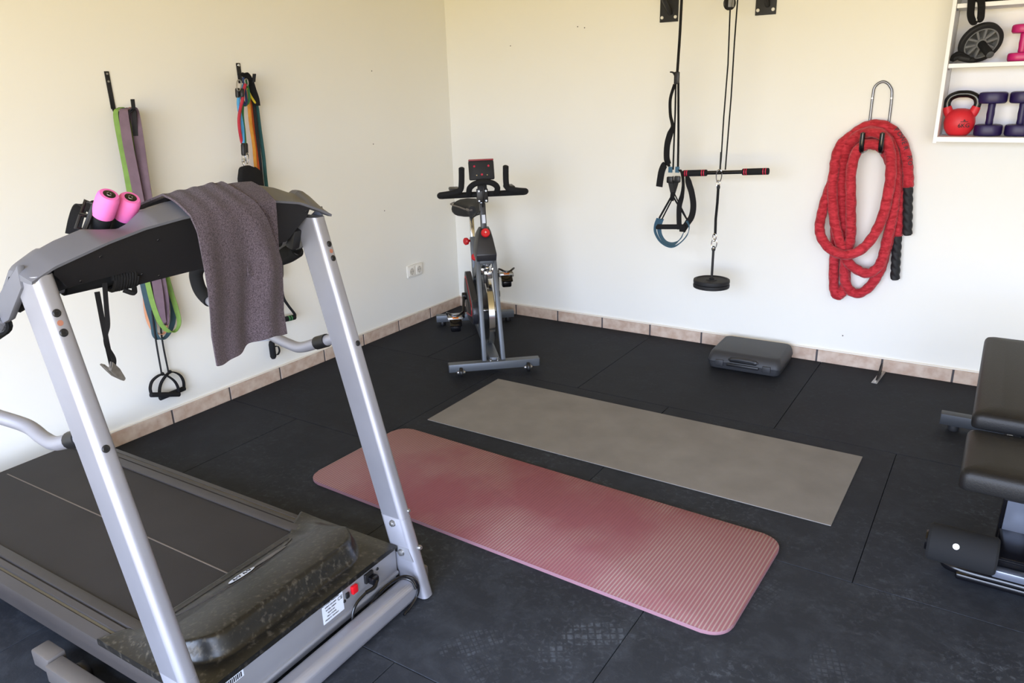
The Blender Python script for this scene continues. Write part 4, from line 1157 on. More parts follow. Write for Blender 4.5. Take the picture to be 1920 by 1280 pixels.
for yy, ww, pp in ((-.385, .021, ((1.6638, -0.3850, 0.7986), (1.6498, -0.3850, 0.7601), (1.6512, -0.3850, 0.7195), (1.6806, -0.3850, 0.6750), (1.7243, -0.3850, 0.6524), (1.7665, -0.3850, 0.6560), (1.8070, -0.3850, 0.6883), (1.8346, -0.3850, 0.7305), (1.8385, -0.3850, 0.7706), (1.8256, -0.3850, 0.7951))),
                   (-.35, .032, ((1.6681, -0.3500, 0.7906), (1.6574, -0.3500, 0.7462), (1.6652, -0.3500, 0.7029), (1.6912, -0.3500, 0.6696), (1.7284, -0.3500, 0.6580), (1.7585, -0.3500, 0.6664), (1.7816, -0.3500, 0.6916), (1.7926, -0.3500, 0.7127), (1.8084, -0.3500, 0.7570), (1.8126, -0.3500, 0.7944)))):
    bm = new(); pts = cat(pp, 5); strap(bm, pts, ww, .003, lerpdirs([(.6, .8, 0), (.35, 1, 0), (.2, 1, 0), (0.1, 1, 0.1), (0, 1, .45), (0, 1, .35), (-.3, 1, .3), (-.2, 1, 0), (.1, 1, 0)], len(pts))); sp2('foot_loop', bm, M['blueweb'])

# ---------------------------------------------------------------- pulley, lat bar, loading pin with plates
pc = Vector((1.9747, -0.3500, 1.8402))
pl = thing('cable_pulley', 'small black cable pulley with steel cheek hanging at the top of the frame', 'pulley', pc)
bm = new(); lathe(bm, [(.012, -.008), (.030, -.008), (.031, -.006), (.026, 0), (.031, .006), (.030, .008), (.012, .008)], pc, (.8, -.6, 0), 28); mk('pulley_wheel', bm, M['blackp'], parent=pl)
bm = new(); n = Vector((.8, -.6, 0)).normalized(); 
for s in (1, -1): bar(bm, pc+n*s*.012+Vector((0, 0, -.018)), pc+n*s*.012+Vector((0, 0, .075)), .032, .002, (.6, .8, 0), .001)
cyl(bm, pc-n*.015, pc+n*.015, .005, 12); mk('pulley_cheek', bm, M['zinc'], parent=pl)
bm = new(); tube(bm, cat([pc+Vector((0, 0, .07)), pc+Vector((.01, -.02, .10)), Vector((pc.x, -.40, ZB+.02)), pc+Vector((-.01, -.05, .10)), pc+Vector((0, 0, .07))], 6), .004, 8); mk('hanging_loop', bm, M['web'], parent=pl)
cbl = thing('pulley_cable', 'thin black cable running over the pulley down to the lat bar', 'cable', Vector((2.0036, -0.3500, 1.0516)))
bm = new(); tube(bm, [(1.9774, -0.3450, 1.8146), (1.9828, -0.3450, 1.5673), (1.9772, -0.3450, 1.3171), (1.9764, -0.3450, 1.1088), (1.9738, -0.3450, 1.0609)], .0036, 8); mk('cable_run', bm, M['web'], parent=cbl)
bm = new(); tube(bm, [(2.0129, -0.3520, 1.8511), (2.0101, -0.3520, 1.6628), (2.0105, -0.3520, 1.4181), (2.0054, -0.3520, 1.1626), (2.0036, -0.3520, 1.0625)], .0036, 8); tube(bm, [(2.0129, -0.3520, 1.8511), Vector((2.0129, -0.3520, 1.8511))+Vector((.004, 0, .06)), pc+Vector((.03, 0, .03)), pc+Vector((0, 0, .032))], .0036, 8); mk('cable_run', bm, M['web'], parent=cbl)
bm = new(); tube(bm, [(1.9740, -0.3450, 1.1484), (1.9742, -0.3450, 1.0555)], .0045, 8); mk('cable_sleeve', bm, M['rubber'], parent=cbl)
La, Lb = Vector((1.7807, -0.3500, 1.0361)), Vector((2.2176, -0.3350, 1.0597)); ld = (Lb-La).normalized(); LL = (Lb-La).length
lat = thing('lat_bar', 'straight black pull-down bar with foam grips and crimson rings', 'exercise bar', (La+Lb)/2)
bm = new(); cyl(bm, La+ld*.01, Lb-ld*.01, .010, 18); tb = mk('bar_tube', bm, M['blackg'], parent=lat)
for p0, p1 in ((0, .29), (.70, 1.0)):
    a, b = La+ld*LL*p0, La+ld*LL*p1
    bm = new(); cyl(bm, a, b, .0165, 22, bev=.004); gr = mk('foam_grip', bm, M['foam'], parent=lat)
    for q in ((.10 if p0 == 0 else .09), (.18 if p0 == 0 else .17), .80, .89):
        c = a+(b-a)*q
        bm = new(); cyl(bm, c-ld*.0025, c+ld*.0025, .0170, 22); mk('crimson_ring', bm, M['redring'], parent=gr)
cm = Vector((1.9736, -0.3500, 1.0453))
def carab(bm, a, b, w, r=.0028, n=(0, -1, 0)):
    a, b = Vector(a), Vector(b); d = (b-a); s = d.cross(Vector(n)).normalized()*w
    tube(bm, cat([a, a+d*.12+s*.8, a+d*.5+s, a+d*.88+s*.7, b, a+d*.88-s*.7, a+d*.5-s, a+d*.12-s*.8], 5, True), r, 8, closed=True)
ls = thing('extension_strap', 'short black strap with chrome carabiners between the lat bar and the plates', 'strap', Vector((1.9645, -0.3500, 0.7260)))
bm = new(); carab(bm, (1.9785, -0.3680, 1.0633), (1.9715, -0.3520, 0.9998), .014, .0028); carab(bm, (1.9710, -0.3520, 1.0079), (1.9702, -0.3520, 0.9754), .008); carab(bm, (1.9677, -0.3520, 0.7322), (1.9671, -0.3520, 0.6926), .009); carab(bm, (1.9693, -0.3520, 0.7041), (1.9666, -0.3520, 0.6528), .014, .0028)
mk('carabiner', bm, M['chrome'], parent=ls)
bm = new(); strap(bm, [(1.9726, -0.3520, 0.9809), (1.9723, -0.3520, 0.8938), (1.9687, -0.3520, 0.8107), (1.9710, -0.3520, 0.7240)], .013, .004, (1, 0, 0)); mk('webbing', bm, M['web'], parent=ls)
bm = new(); p = Vector((1.9730, -0.3520, 0.9755)); lathe(bm, [(.008, -.010), (.009, .0), (.006, .010)], p, (0, 0, 1), 12); mk('strap_collar', bm, M['rubber'], parent=ls)
pt = Vector((1.9661, -0.3520, 0.6613)); pbm = Vector((1.9654, -0.3520, 0.4731)); pbm.x = pt.x - (pt.x-pbm.x)
pin = thing('loading_pin', 'black upright loading pin carrying two small weight plates', 'loading pin', pbm+Vector((0, 0, -.035)))
ax = (pt-pbm).normalized()
bm = new(); tube(bm, [pbm-ax*.032, pt-ax*.012], .0065, 14); lathe(bm, [(.0001, -.034), (.045, -.034), (.045, -.028), (.0066, -.028)], pbm, ax, 24); carab(bm, pt-ax*.020, pt+ax*.003, .008, .003); mk('pin_rod', bm, M['blackm'], parent=pin)
bm = new(); lathe(bm, [(.012, .016), (.014, .022), (.008, .024)], pbm, ax, 16); mk('pin_collar', bm, M['rubber'], parent=pin)
def plate_obj(c, label):
    bm = new(); lathe(bm, [(.0145, -.011), (.088, -.011), (.094, -.009), (.0955, 0), (.094, .009), (.089, .011), (.082, .0105), (.078, .006), (.030, .006), (.026, .0105), (.0145, .0105), (.0145, -.011)], c, ax, 56)
    return mk('weight_plate', bm, M['rubber'], label=label, cat='weight plate')
plate_obj(pbm+ax*.004, 'upper black weight plate on the hanging loading pin')
plate_obj(pbm-ax*.0185, 'lower black weight plate on the hanging loading pin')
bm = new()
# lettering arcs on the top plate stay as raised ribs
# ---------------------------------------------------------------- battle rope on its hook
hk = thing('rope_hook', 'grey steel U-shaped wall hook with black rubber prongs holding the red rope', 'wall hook', (2.66, -.01, 1.10))
UL, UR = Vector((2.6014, -0.0080, 1.3893)), Vector((2.6867, -0.0080, 1.3878)); LL2, LR2 = Vector((2.6101, -0.0080, 1.1846)), Vector((2.6991, -0.0080, 1.1857))
Tp = Vector((2.6401, -0.0080, 1.4647)); T1, T2_ = Vector((2.6071, -0.0080, 1.4435)), Vector((2.6732, -0.0080, 1.4419))
zb = Vector((2.6052, -0.1500, 1.1470)).z+.03
bm = new(); tube(bm, cat([Vector((UL.x, -.009, zb)), Vector((UL.x, -.009, LL2.z)), Vector((UL.x, -.009, UL.z)), Vector(T1), Vector(Tp), Vector(T2_), Vector((UR.x, -.009, UR.z)), Vector((UR.x, -.009, LR2.z)), Vector((UR.x, -.009, zb))], 7), .0065, 12)
mk('steel_loop', bm, M['hookg'], parent=hk)
bm = new()
for x, z in ((UL.x, (2.6025, -0.0160, 1.3894)[2]), (UR.x, (2.6877, -0.0160, 1.3880)[2])): screw(bm, (x, -.0150, z), (0, -1, 0), .0045, .002)
mk('screw', bm, M['chrome'], parent=hk)
for x in (UL.x, UR.x):
    zt = Vector((2.5987, -0.1650, 1.2278)).z; zl = Vector((2.6052, -0.1500, 1.1470)).z
    bm = new(); tube(bm, cat([(x, -.009, zl+.03), (x, -.03, zl+.004), (x, -.09, zl), (x, -.148, zl+.002), (x, -.169, zl+.024), (x, -.170, zt+.004), (x, -.170, zt)], 6), .0115, 14); ball(bm, (x, -.170, zt), .0115, n=12); mk('rubber_prong', bm, M['blackg'], parent=hk)

rope = thing('battle_rope', 'coiled red sleeved battle rope with twisted black handles hanging on the wall hook', 'battle rope', (2.62, -.08, .42))
R1 = [(2.8138, -0.0450, 0.9736), (2.8062, -0.0450, 1.0344), (2.7917, -0.0450, 1.1052), (2.7621, -0.0450, 1.1796), (2.7139, -0.0450, 1.2387), (2.6532, -0.0480, 1.2659), (2.5954, -0.0500, 1.2598), (2.5400, -0.0520, 1.2222), (2.4892, -0.0550, 1.1721), (2.4711, -0.0600, 1.0988), (2.4716, -0.0700, 1.0255), (2.4757, -0.0850, 0.9430),
      (2.4933, -0.0950, 0.8409), (2.5191, -0.1000, 0.7474), (2.5535, -0.1050, 0.6590), (2.5973, -0.1050, 0.5848), (2.6503, -0.1000, 0.5489), (2.6978, -0.0950, 0.5430), (2.7345, -0.0900, 0.5808), (2.7498, -0.0850, 0.6437), (2.7567, -0.0800, 0.7241), (2.7643, -0.0750, 0.8175), (2.7641, -0.0700, 0.9180), (2.7522, -0.0680, 1.0350), (2.7338, -0.0680, 1.1324), (2.6929, -0.0750, 1.2072), (2.6361, -0.0800, 1.2378),
      (2.5741, -0.0750, 1.2194), (2.5243, -0.0550, 1.1545), (2.5069, -0.0400, 1.0608), (2.5133, -0.0350, 0.9480), (2.5297, -0.0350, 0.8344), (2.5451, -0.0350, 0.7385), (2.5590, -0.0350, 0.6414), (2.5744, -0.0380, 0.5438), (2.5811, -0.0450, 0.4654), (2.5694, -0.0500, 0.4092), (2.5493, -0.0550, 0.3977), (2.5309, -0.0550, 0.4314), (2.5200, -0.0500, 0.5105), (2.5137, -0.0450, 0.5994), (2.5074, -0.0450, 0.6981),
      (2.4966, -0.0420, 0.8334), (2.4882, -0.0400, 0.9475), (2.4891, -0.0400, 1.0603), (2.5121, -0.0500, 1.1539), (2.5626, -0.0800, 1.2152), (2.6325, -0.1100, 1.2352), (2.6911, -0.1250, 1.2105), (2.7232, -0.1250, 1.1457), (2.7385, -0.1200, 1.0400), (2.7381, -0.1200, 0.9324), (2.7242, -0.1250, 0.8225), (2.6940, -0.1350, 0.7288), (2.6426, -0.1450, 0.6618), (2.5810, -0.1550, 0.6370), (2.5156, -0.1500, 0.6544),
      (2.4617, -0.1300, 0.6997), (2.4377, -0.1100, 0.7625), (2.4364, -0.0800, 0.8353), (2.4487, -0.0600, 0.9196), (2.4610, -0.0400, 0.9843), (2.4794, -0.0350, 1.0596), (2.5140, -0.0350, 1.1527), (2.5694, -0.0350, 1.2034), (2.6360, -0.0350, 1.2173), (2.6935, -0.0350, 1.1913), (2.7355, -0.0380, 1.1211), (2.7573, -0.0400, 1.0322), (2.7702, -0.0400, 0.9052), (2.7680, -0.0420, 0.7657), (2.7518, -0.0480, 0.6416), (2.7372, -0.0520, 0.5487), (2.7030, -0.0550, 0.4666),
      (2.6523, -0.0600, 0.4217), (2.6060, -0.0650, 0.4375), (2.5782, -0.0700, 0.5010), (2.5707, -0.0750, 0.5810), (2.5813, -0.0800, 0.6518), (2.5878, -0.0950, 0.7325), (2.5804, -0.1200, 0.8499), (2.5684, -0.1300, 0.9621), (2.5635, -0.1350, 1.0718), (2.5819, -0.1400, 1.1531), (2.6306, -0.1380, 1.1802), (2.6798, -0.1250, 1.1668), (2.7121, -0.0750, 1.1149), (2.7471, -0.0450, 1.0324), (2.7776, -0.0360, 0.9234), (2.7863, -0.0360, 0.8315), (2.7943, -0.0360, 0.7308)]
Q = cat(R1, 7)
rnd = random.Random(3); nz = [rnd.uniform(-1, 1) for _ in range(4000)]
def rf(i, a):
    k = int((a/(2*PI))*14)
    return 1.0+.05*math.sin(i*1.25+2.0*math.sin(a*2+i*.13))+.035*nz[(i*14+k) % 4000]+.03*math.sin(i*.45+a)
bm = new(); tube(bm, Q, .0245, 16, rf=rf); mk('red_sleeve', bm, M['ropered'], parent=rope, smooth=180)
for P in (((2.8132, -0.0450, 0.9790), (2.8399, -0.0450, 0.7387)), ((2.7937, -0.0360, 0.7364), (2.8104, -0.0360, 0.5070))):
    a, b = Vector(P[0]), Vector(P[1]); n_ = 120
    pts = [a+(b-a)*k/n_ for k in range(n_+1)]
    bm = new(); tube(bm, pts, [.0215 if k < n_-2 else .017 for k in range(n_+1)], 24, rf=lambda i, A: 1.0+.22*abs(math.sin((A*3+i*.30)/2))-.15); mk('rope_handle', bm, M['rubber'], parent=rope, smooth=60)
# lettering printed on the sleeve near the upper handle
bm = new()
for k, (s_, q) in enumerate((('P', ((2.7329, -0.0715, 1.2447))), ('O', ((2.7491, -0.0715, 1.2249))), ('W', ((2.7629, -0.0715, 1.2050))), ('E', ((2.7736, -0.0715, 1.1843))), ('R', ((2.7830, -0.0715, 1.1600))), ('R', ((2.8043, -0.0690, 1.1164))), ('O', ((2.8109, -0.0690, 1.0902))))):
    ang = [-.75, -.85, -1.0, -1.15, -1.25, -1.4, -1.45][k]
    d_ = Vector((math.cos(ang), 0, math.sin(ang))); u_ = Vector((-math.sin(ang), 0, math.cos(ang)))
    text_bm(bm, s_, .030, axes(d_, u_, (0, -1, 0), Vector(q)), .0012)
mk('sleeve_print', bm, M['ink'], parent=rope)

# ---------------------------------------------------------------- left wall: long hook with loop bands
h1 = thing('wall_hook', 'long flat black wall hook with one upturned prong carrying the loop bands', 'wall hook', (0, -2.336, 1.44))
bm = new(); bar(bm, (.003, -2.334, 1.450), (.003, -2.334, 1.600), .020, .004, (0, 1, 0), .001); pl_ = mk('hook_plate', bm, M['blackm'], parent=h1)
bm = new(); strap(bm, [(.006, -2.334, 1.452), (.010, -2.334, 1.440), (.06, -2.334, 1.438), (.13, -2.334, 1.442), (.150, -2.334, 1.452), (.154, -2.334, 1.487)], .016, .004, (0, 1, 0)); mk('prong', bm, M['blackm'], parent=h1)
bm = new(); screw(bm, (.0045, -2.334, 1.590), (1, 0, 0), .005, .003); screw(bm, (.0045, -2.334, 1.560), (1, 0, 0), .005, .003); mk('screw', bm, M['zinc'], parent=pl_)
def loopband(name, pts, w, m, label, dirs, t=.003):
    bm = new(); P = cat(pts, 6, True); n = len(P)
    strap(bm, P, w, t, lerpdirs(dirs, n), closed=True)
    return mk(name, bm, m, label=label, cat='resistance band', group='loop bands on the long wall hook')
D0 = (1, 0, .0); DL = (.75, .75, 0)
loopband('loop_band', [(0.0450, -2.3343, 1.4523), (0.0450, -2.3530, 1.4296), (0.0450, -2.3553, 1.3261), (0.0500, -2.3580, 1.1985), (0.0550, -2.3637, 1.0409), (0.0600, -2.3691, 0.8552), (0.0650, -2.3640, 0.7173), (0.0700, -2.3605, 0.6135), (0.0750, -2.3459, 0.5223), (0.0800, -2.3113, 0.4673), (0.0800, -2.2756, 0.4675), (0.0750, -2.2518, 0.5017), (0.0700, -2.2541, 0.5739), (0.0650, -2.2649, 0.6849), (0.0600, -2.2708, 0.8850), (0.0550, -2.2818, 1.0760), (0.0500, -2.2927, 1.2819), (0.0450, -2.3091, 1.4255), (0.0450, -2.3180, 1.4517)], .022, M['b_green'],
         'green latex loop band hanging on the long wall hook', [D0, DL, DL, DL, DL, DL, D0, DL, DL, DL, DL, D0])
loopband('loop_band', [(0.1050, -2.3359, 1.4497), (0.1050, -2.3531, 1.4334), (0.1050, -2.3594, 1.3098), (0.1000, -2.3543, 1.1776), (0.1000, -2.3517, 1.0189), (0.0950, -2.3407, 0.8291), (0.0900, -2.3355, 0.6940), (0.0850, -2.3384, 0.5948), (0.0800, -2.3403, 0.5266), (0.0800, -2.3295, 0.5135), (0.0800, -2.3118, 0.5494), (0.0850, -2.3084, 0.6124), (0.0900, -2.3128, 0.6888), (0.0950, -2.3155, 0.8000), (0.1000, -2.3168, 0.9672), (0.1000, -2.3112, 1.1729), (0.1050, -2.3080, 1.3279), (0.1050, -2.3069, 1.4294), (0.1050, -2.3168, 1.4511)], .040, M['b_mauve'],
         'wide mauve loop band, outermost on the long wall hook', [D0, DL, DL, DL, DL, DL, D0, DL, DL, DL, DL, D0])
loopband('loop_band', [(0.0600, -2.3255, 1.4476), (0.0500, -2.3432, 1.4120), (0.0400, -2.3454, 1.3254), (0.0400, -2.3471, 1.1746), (0.0400, -2.3546, 1.0156), (0.0400, -2.3669, 0.8291), (0.0400, -2.3705, 0.7086), (0.0400, -2.3668, 0.5962), (0.0400, -2.3589, 0.5158), (0.0450, -2.3622, 0.4612), (0.0500, -2.3436, 0.4359), (0.0450, -2.3033, 0.4441), (0.0400, -2.2618, 0.4994), (0.0400, -2.2456, 0.5987), (0.0400, -2.2550, 0.7201), (0.0400, -2.2692, 0.9073), (0.0400, -2.2830, 1.0986), (0.0400, -2.2919, 1.3040), (0.0550, -2.3044, 1.4318), (0.0600, -2.3134, 1.4493)], .026, M['b_teal'],
         'dark teal loop band hanging lowest on the long wall hook', [D0, DL, DL, DL, DL, DL, D0, DL, DL, DL, DL, D0])
loopband('loop_band', [(0.0800, -2.3146, 1.4448), (0.0750, -2.3384, 1.4052), (0.0700, -2.3378, 1.2638), (0.0600, -2.3292, 1.1053), (0.0400, -2.3294, 0.9414), (0.0250, -2.3478, 0.7754), (0.0250, -2.3684, 0.6322), (0.0250, -2.3730, 0.5429), (0.0300, -2.3572, 0.4780), (0.0350, -2.3197, 0.4525), (0.0300, -2.2909, 0.4852), (0.0300, -2.2828, 0.6117), (0.0400, -2.2815, 0.7631), (0.0600, -2.2924, 0.9605), (0.0700, -2.3022, 1.1482), (0.0750, -2.3040, 1.3273), (0.0800, -2.3004, 1.4443)], .014, M['b_peach'],
         'narrow peach loop band on the long wall hook', [D0, DL, DL, DL, DL, DL, D0, DL, DL, DL, DL, D0])
loopband('loop_band', [(0.1250, -2.3307, 1.4429), (0.1100, -2.3465, 1.4119), (0.0900, -2.3427, 1.2646), (0.0800, -2.3405, 1.0620), (0.0750, -2.3390, 0.8508), (0.0700, -2.3411, 0.7053), (0.0700, -2.3445, 0.5944), (0.0600, -2.3379, 0.5129), (0.0600, -2.3217, 0.5135), (0.0700, -2.3097, 0.6233), (0.0750, -2.3028, 0.7711), (0.0800, -2.3041, 0.9401), (0.0850, -2.3069, 1.1719), (0.1000, -2.3149, 1.3501), (0.1250, -2.3198, 1.4383)], .020, M['b_black'],
         'black loop band between the mauve and peach bands on the hook', [D0, DL, DL, DL, DL, DL, D0, DL, DL, DL, DL, D0])
def dhandle(cordpts, apex, l, r, x, label, lean):
    root = thing('tube_band', label, 'resistance band', Vector(cordpts[-1]), group='handled tube bands under the loop bands')
    bm = new(); tube(bm, cat(cordpts, 6), .0042, 8); mk('cord', bm, M['rubber'], parent=root)
    a, L_, R_2 = Vector(apex), Vector(l), Vector(r)
    bm = new(); mid = (L_+R_2)/2; up_ = a-mid
    pts = cat([L_, L_+up_*.35+(L_-mid)*.02, L_+up_*.72-(L_-mid)*.22, a+(L_-mid)*.22, a+(R_2-mid)*.22, R_2+up_*.72-(R_2-mid)*.22, R_2+up_*.35+(R_2-mid)*.02, R_2], 6)
    strap(bm, pts, .014, .006, (1, .2, 0)); ball(bm, a+Vector((0, 0, .006)), .009, n=10); mk('handle_loop', bm, M['web'], parent=root)
    bm = new(); d = (R_2-L_).normalized(); cyl(bm, L_-d*.004, R_2+d*.004, .0115, 16, bev=.002); mk('handle_grip', bm, M['foam'], parent=root)
dhandle([(0.0700, -2.3253, 1.4432), (0.0600, -2.3329, 1.3291), (0.0500, -2.3333, 1.1282), (0.0450, -2.3365, 0.8955), (0.0450, -2.3527, 0.6308), (0.0500, -2.3664, 0.4426), (0.0550, -2.3721, 0.2781)], (0.0550, -2.3684, 0.2689), (0.0600, -2.4422, 0.1978), (0.0500, -2.3045, 0.1481), .05, 'black corded exercise tube whose D-handle hangs in front', 0)
dhandle([(0.0850, -2.3204, 1.4429), (0.0700, -2.3200, 1.3284), (0.0400, -2.3031, 1.1242), (0.0300, -2.2979, 0.8874), (0.0300, -2.3085, 0.6181), (0.0300, -2.3241, 0.4269), (0.0280, -2.3216, 0.2614)], (0.0280, -2.3142, 0.2562), (0.0320, -2.3863, 0.1554), (0.0240, -2.2564, 0.1559), .02, 'black corded exercise tube whose D-handle hangs behind, nearer the wall', 0)

# ---------------------------------------------------------------- left wall: second hook with coloured tubes
h2 = thing('wall_hook', 'short black wall hook near the towel holding the coloured tube set', 'wall hook', (0, -1.668, 1.55))
bm = new(); bar(bm, (.003, -1.668, 1.545), (.003, -1.668, 1.638), .024, .005, (0, 1, 0), .002); pl_ = mk('hook_plate', bm, M['blackm'], parent=h2)
bm = new(); strap(bm, [(.006, -1.668, 1.56), (.05, -1.668, 1.545), (.10, -1.668, 1.55), (.112, -1.668, 1.585)], .018, .004, (0, 1, 0)); mk('prong', bm, M['blackm'], parent=h2)
bm = new(); screw(bm, (.0055, -1.668, 1.628), (1, 0, 0), .007, .003); mk('screw', bm, M['chrome'], parent=pl_)
G_ = 'exercise tubes on the short wall hook'
def extube(pts, r, m, label, clips=()):
    root = thing('exercise_tube', label, 'exercise tube', Vector(pts[-1]), group=G_)
    bm = new(); tube(bm, cat(pts, 7), r, 10); mk('tube', bm, m, parent=root)
    for a, b, rr in clips:
        bm = new(); a, b = Vector(a), Vector(b); tube(bm, [a, a+(b-a)*.15, a+(b-a)*.85, b], [rr*.7, rr, rr, rr*.8], 10); mk('clip', bm, M['blackp'], parent=root)
    return root
extube([(0.0900, -1.7211, 1.5341), (0.1000, -1.7554, 1.5055), (0.1000, -1.7711, 1.4675), (0.1000, -1.7748, 1.4290), (0.1000, -1.7701, 1.3850), (0.1000, -1.7697, 1.3335), (0.1000, -1.7772, 1.2720)], .0080, M['t_blue'], 'sky blue exercise tube, leftmost on the short hook', [((0.1000, -1.7677, 1.5225), (0.1000, -1.7721, 1.4795), .011), ((0.1000, -1.7772, 1.2720), (0.1000, -1.7843, 1.2126), .012)])
extube([(0.1100, -1.7270, 1.5384), (0.1200, -1.7530, 1.5051), (0.1200, -1.7618, 1.4717), (0.1150, -1.7766, 1.4337), (0.1120, -1.7917, 1.3860), (0.1100, -1.7955, 1.3374), (0.1000, -1.7861, 1.2925), (0.0950, -1.7795, 1.2721)], .0072, M['t_red'], 'crimson exercise tube crossing the blue one on the short hook', [((0.1200, -1.7566, 1.5195), (0.1200, -1.7632, 1.4814), .010)])
extube([(0.0900, -1.7046, 1.5580), (0.0900, -1.6977, 1.5071), (0.0850, -1.6972, 1.4681), (0.0800, -1.7090, 1.4489), (0.0850, -1.7294, 1.4446), (0.0900, -1.7366, 1.4618), (0.0850, -1.7462, 1.4011), (0.0850, -1.7495, 1.3272), (0.0900, -1.7579, 1.2655)], .0062, M['t_green'], 'green exercise tube looped beside the blue one', [((0.0900, -1.7539, 1.2702), (0.0900, -1.7601, 1.2154), .010)])
extube([(0.1000, -1.7259, 1.5698), (0.1000, -1.7239, 1.5098), (0.0980, -1.7244, 1.4613), (0.0950, -1.7338, 1.4470), (0.0900, -1.7419, 1.4668), (0.0900, -1.7354, 1.5222)], .0062, M['t_navy'], 'short navy exercise tube loop under the hook')
extube([(0.0500, -1.6818, 1.5589), (0.0500, -1.6735, 1.4976), (0.0500, -1.6732, 1.4431), (0.0500, -1.6785, 1.3557), (0.0500, -1.6768, 1.2513), (0.0500, -1.6833, 1.1352), (0.0500, -1.6788, 1.0238), (0.0450, -1.6681, 0.8595), (0.0400, -1.6596, 0.7184)], .0085, M['t_amber'], 'amber exercise tube hanging straight down beside the orange one')
extube([(0.0350, -1.6635, 1.5592), (0.0350, -1.6519, 1.4974), (0.0350, -1.6463, 1.4550), (0.0350, -1.6505, 1.3543), (0.0350, -1.6486, 1.2490), (0.0350, -1.6526, 1.1264), (0.0350, -1.6480, 0.9923), (0.0350, -1.6387, 0.7985), (0.0350, -1.6269, 0.6547)], .0085, M['t_orange'], 'burnt orange exercise tube hanging beside the amber one')
extube([(0.0600, -1.6765, 1.5634), (0.0600, -1.6626, 1.4972), (0.0550, -1.6482, 1.4448), (0.0500, -1.6475, 1.3287), (0.0450, -1.6457, 1.1969), (0.0400, -1.6473, 1.0623), (0.0400, -1.6452, 0.9105), (0.0400, -1.6268, 0.7687), (0.0450, -1.6213, 0.6545)], .0080, M['b_black'], 'black exercise tube between the orange and teal ones', [((0.0450, -1.6234, 0.6636), (0.0450, -1.6209, 0.5679), .012)])
extube([(0.0400, -1.6541, 1.5639), (0.0400, -1.6336, 1.4969), (0.0400, -1.6203, 1.4415), (0.0350, -1.6157, 1.3268), (0.0300, -1.6104, 1.1935), (0.0300, -1.6159, 1.0582), (0.0300, -1.6135, 0.9052), (0.0300, -1.5911, 0.7616), (0.0300, -1.5846, 0.6456)], .0095, M['t_teal'], 'dark teal exercise tube, rightmost on the short hook', [((0.0300, -1.5832, 0.6541), (0.0300, -1.5946, 0.5604), .011)])
extube([(0.0900, -1.7046, 1.5217), (0.0750, -1.6791, 1.4899), (0.0700, -1.6626, 1.4698), (0.0680, -1.6479, 1.4521)], .0055, M['t_yel'], 'short bright yellow exercise tube end at the short hook')
# door anchor and cuff
bm = new(); strap(bm, cat([(0.1100, -1.7493, 1.5862), (0.1050, -1.7156, 1.5815), (0.0900, -1.6836, 1.5529), (0.0800, -1.6641, 1.5091), (0.0750, -1.6503, 1.4719), (0.0700, -1.6452, 1.4395)], 6), .036, .004, lerpdirs([(.3, 1, 0), (.6, .8, 0), (.7, .7, 0)], 31))
da = mk('door_anchor', bm, M['web'], label='wide black nylon door anchor strap slung over the short hook', cat='strap')
bm = new(); carab(bm, (0.1180, -1.7636, 1.5576), (0.1180, -1.7778, 1.5104), .012, .003, (1, 0, 0)); carab(bm, (0.1120, -1.7214, 1.5622), (0.1120, -1.7202, 1.5335), .009, .003, (1, 0, 0)); mk('anchor_ring', bm, M['zinc'], parent=da)
ck = thing('ankle_cuff', 'black padded ankle cuff hanging on chrome carabiners behind the towel', 'cuff', Vector((0.1000, -1.7822, 1.0777)))
bm = new(); P_ = [(0.1000, -1.8169, 1.1502), (0.1000, -1.8087, 1.1620), (0.1000, -1.7636, 1.1678), (0.1000, -1.7415, 1.1478), (0.1000, -1.6953, 1.1328), (0.1000, -1.7090, 1.0509), (0.1000, -1.7592, 1.0049), (0.1000, -1.8332, 1.0197), (0.1000, -1.8303, 1.1087)]
c_ = sum((Vector(p) for p in P_), Vector())/len(P_)
t = bmesh.new(); A = [t.verts.new(Vector(p)+Vector((-.018, 0, 0))) for p in P_]; B_ = [t.verts.new(Vector(p)+Vector((.018, 0, 0))) for p in P_]
t.faces.new(A[::-1]); t.faces.new(B_)
for k in range(len(P_)): t.faces.new((A[k], A[(k+1) % len(P_)], B_[(k+1) % len(P_)], B_[k]))
bmesh.ops.bevel(t, geom=list(t.edges), offset=.009, segments=3, profile=.5, affect='EDGES'); merge(bm, t)
mk('cuff_body', bm, M['web'], parent=ck)
bm = new(); carab(bm, (0.1000, -1.7822, 1.2250), (0.1000, -1.7890, 1.1853), .008, .0028, (1, 0, 0)); carab(bm, (0.1050, -1.7676, 1.2238), (0.1000, -1.7686, 1.1759), .008, .0028, (1, 0, 0)); carab(bm, (0.0950, -1.7891, 1.1978), (0.1000, -1.7805, 1.1618), .009, .0028, (1, 0, 0)); mk('carabiner', bm, M['chrome'], parent=ck)
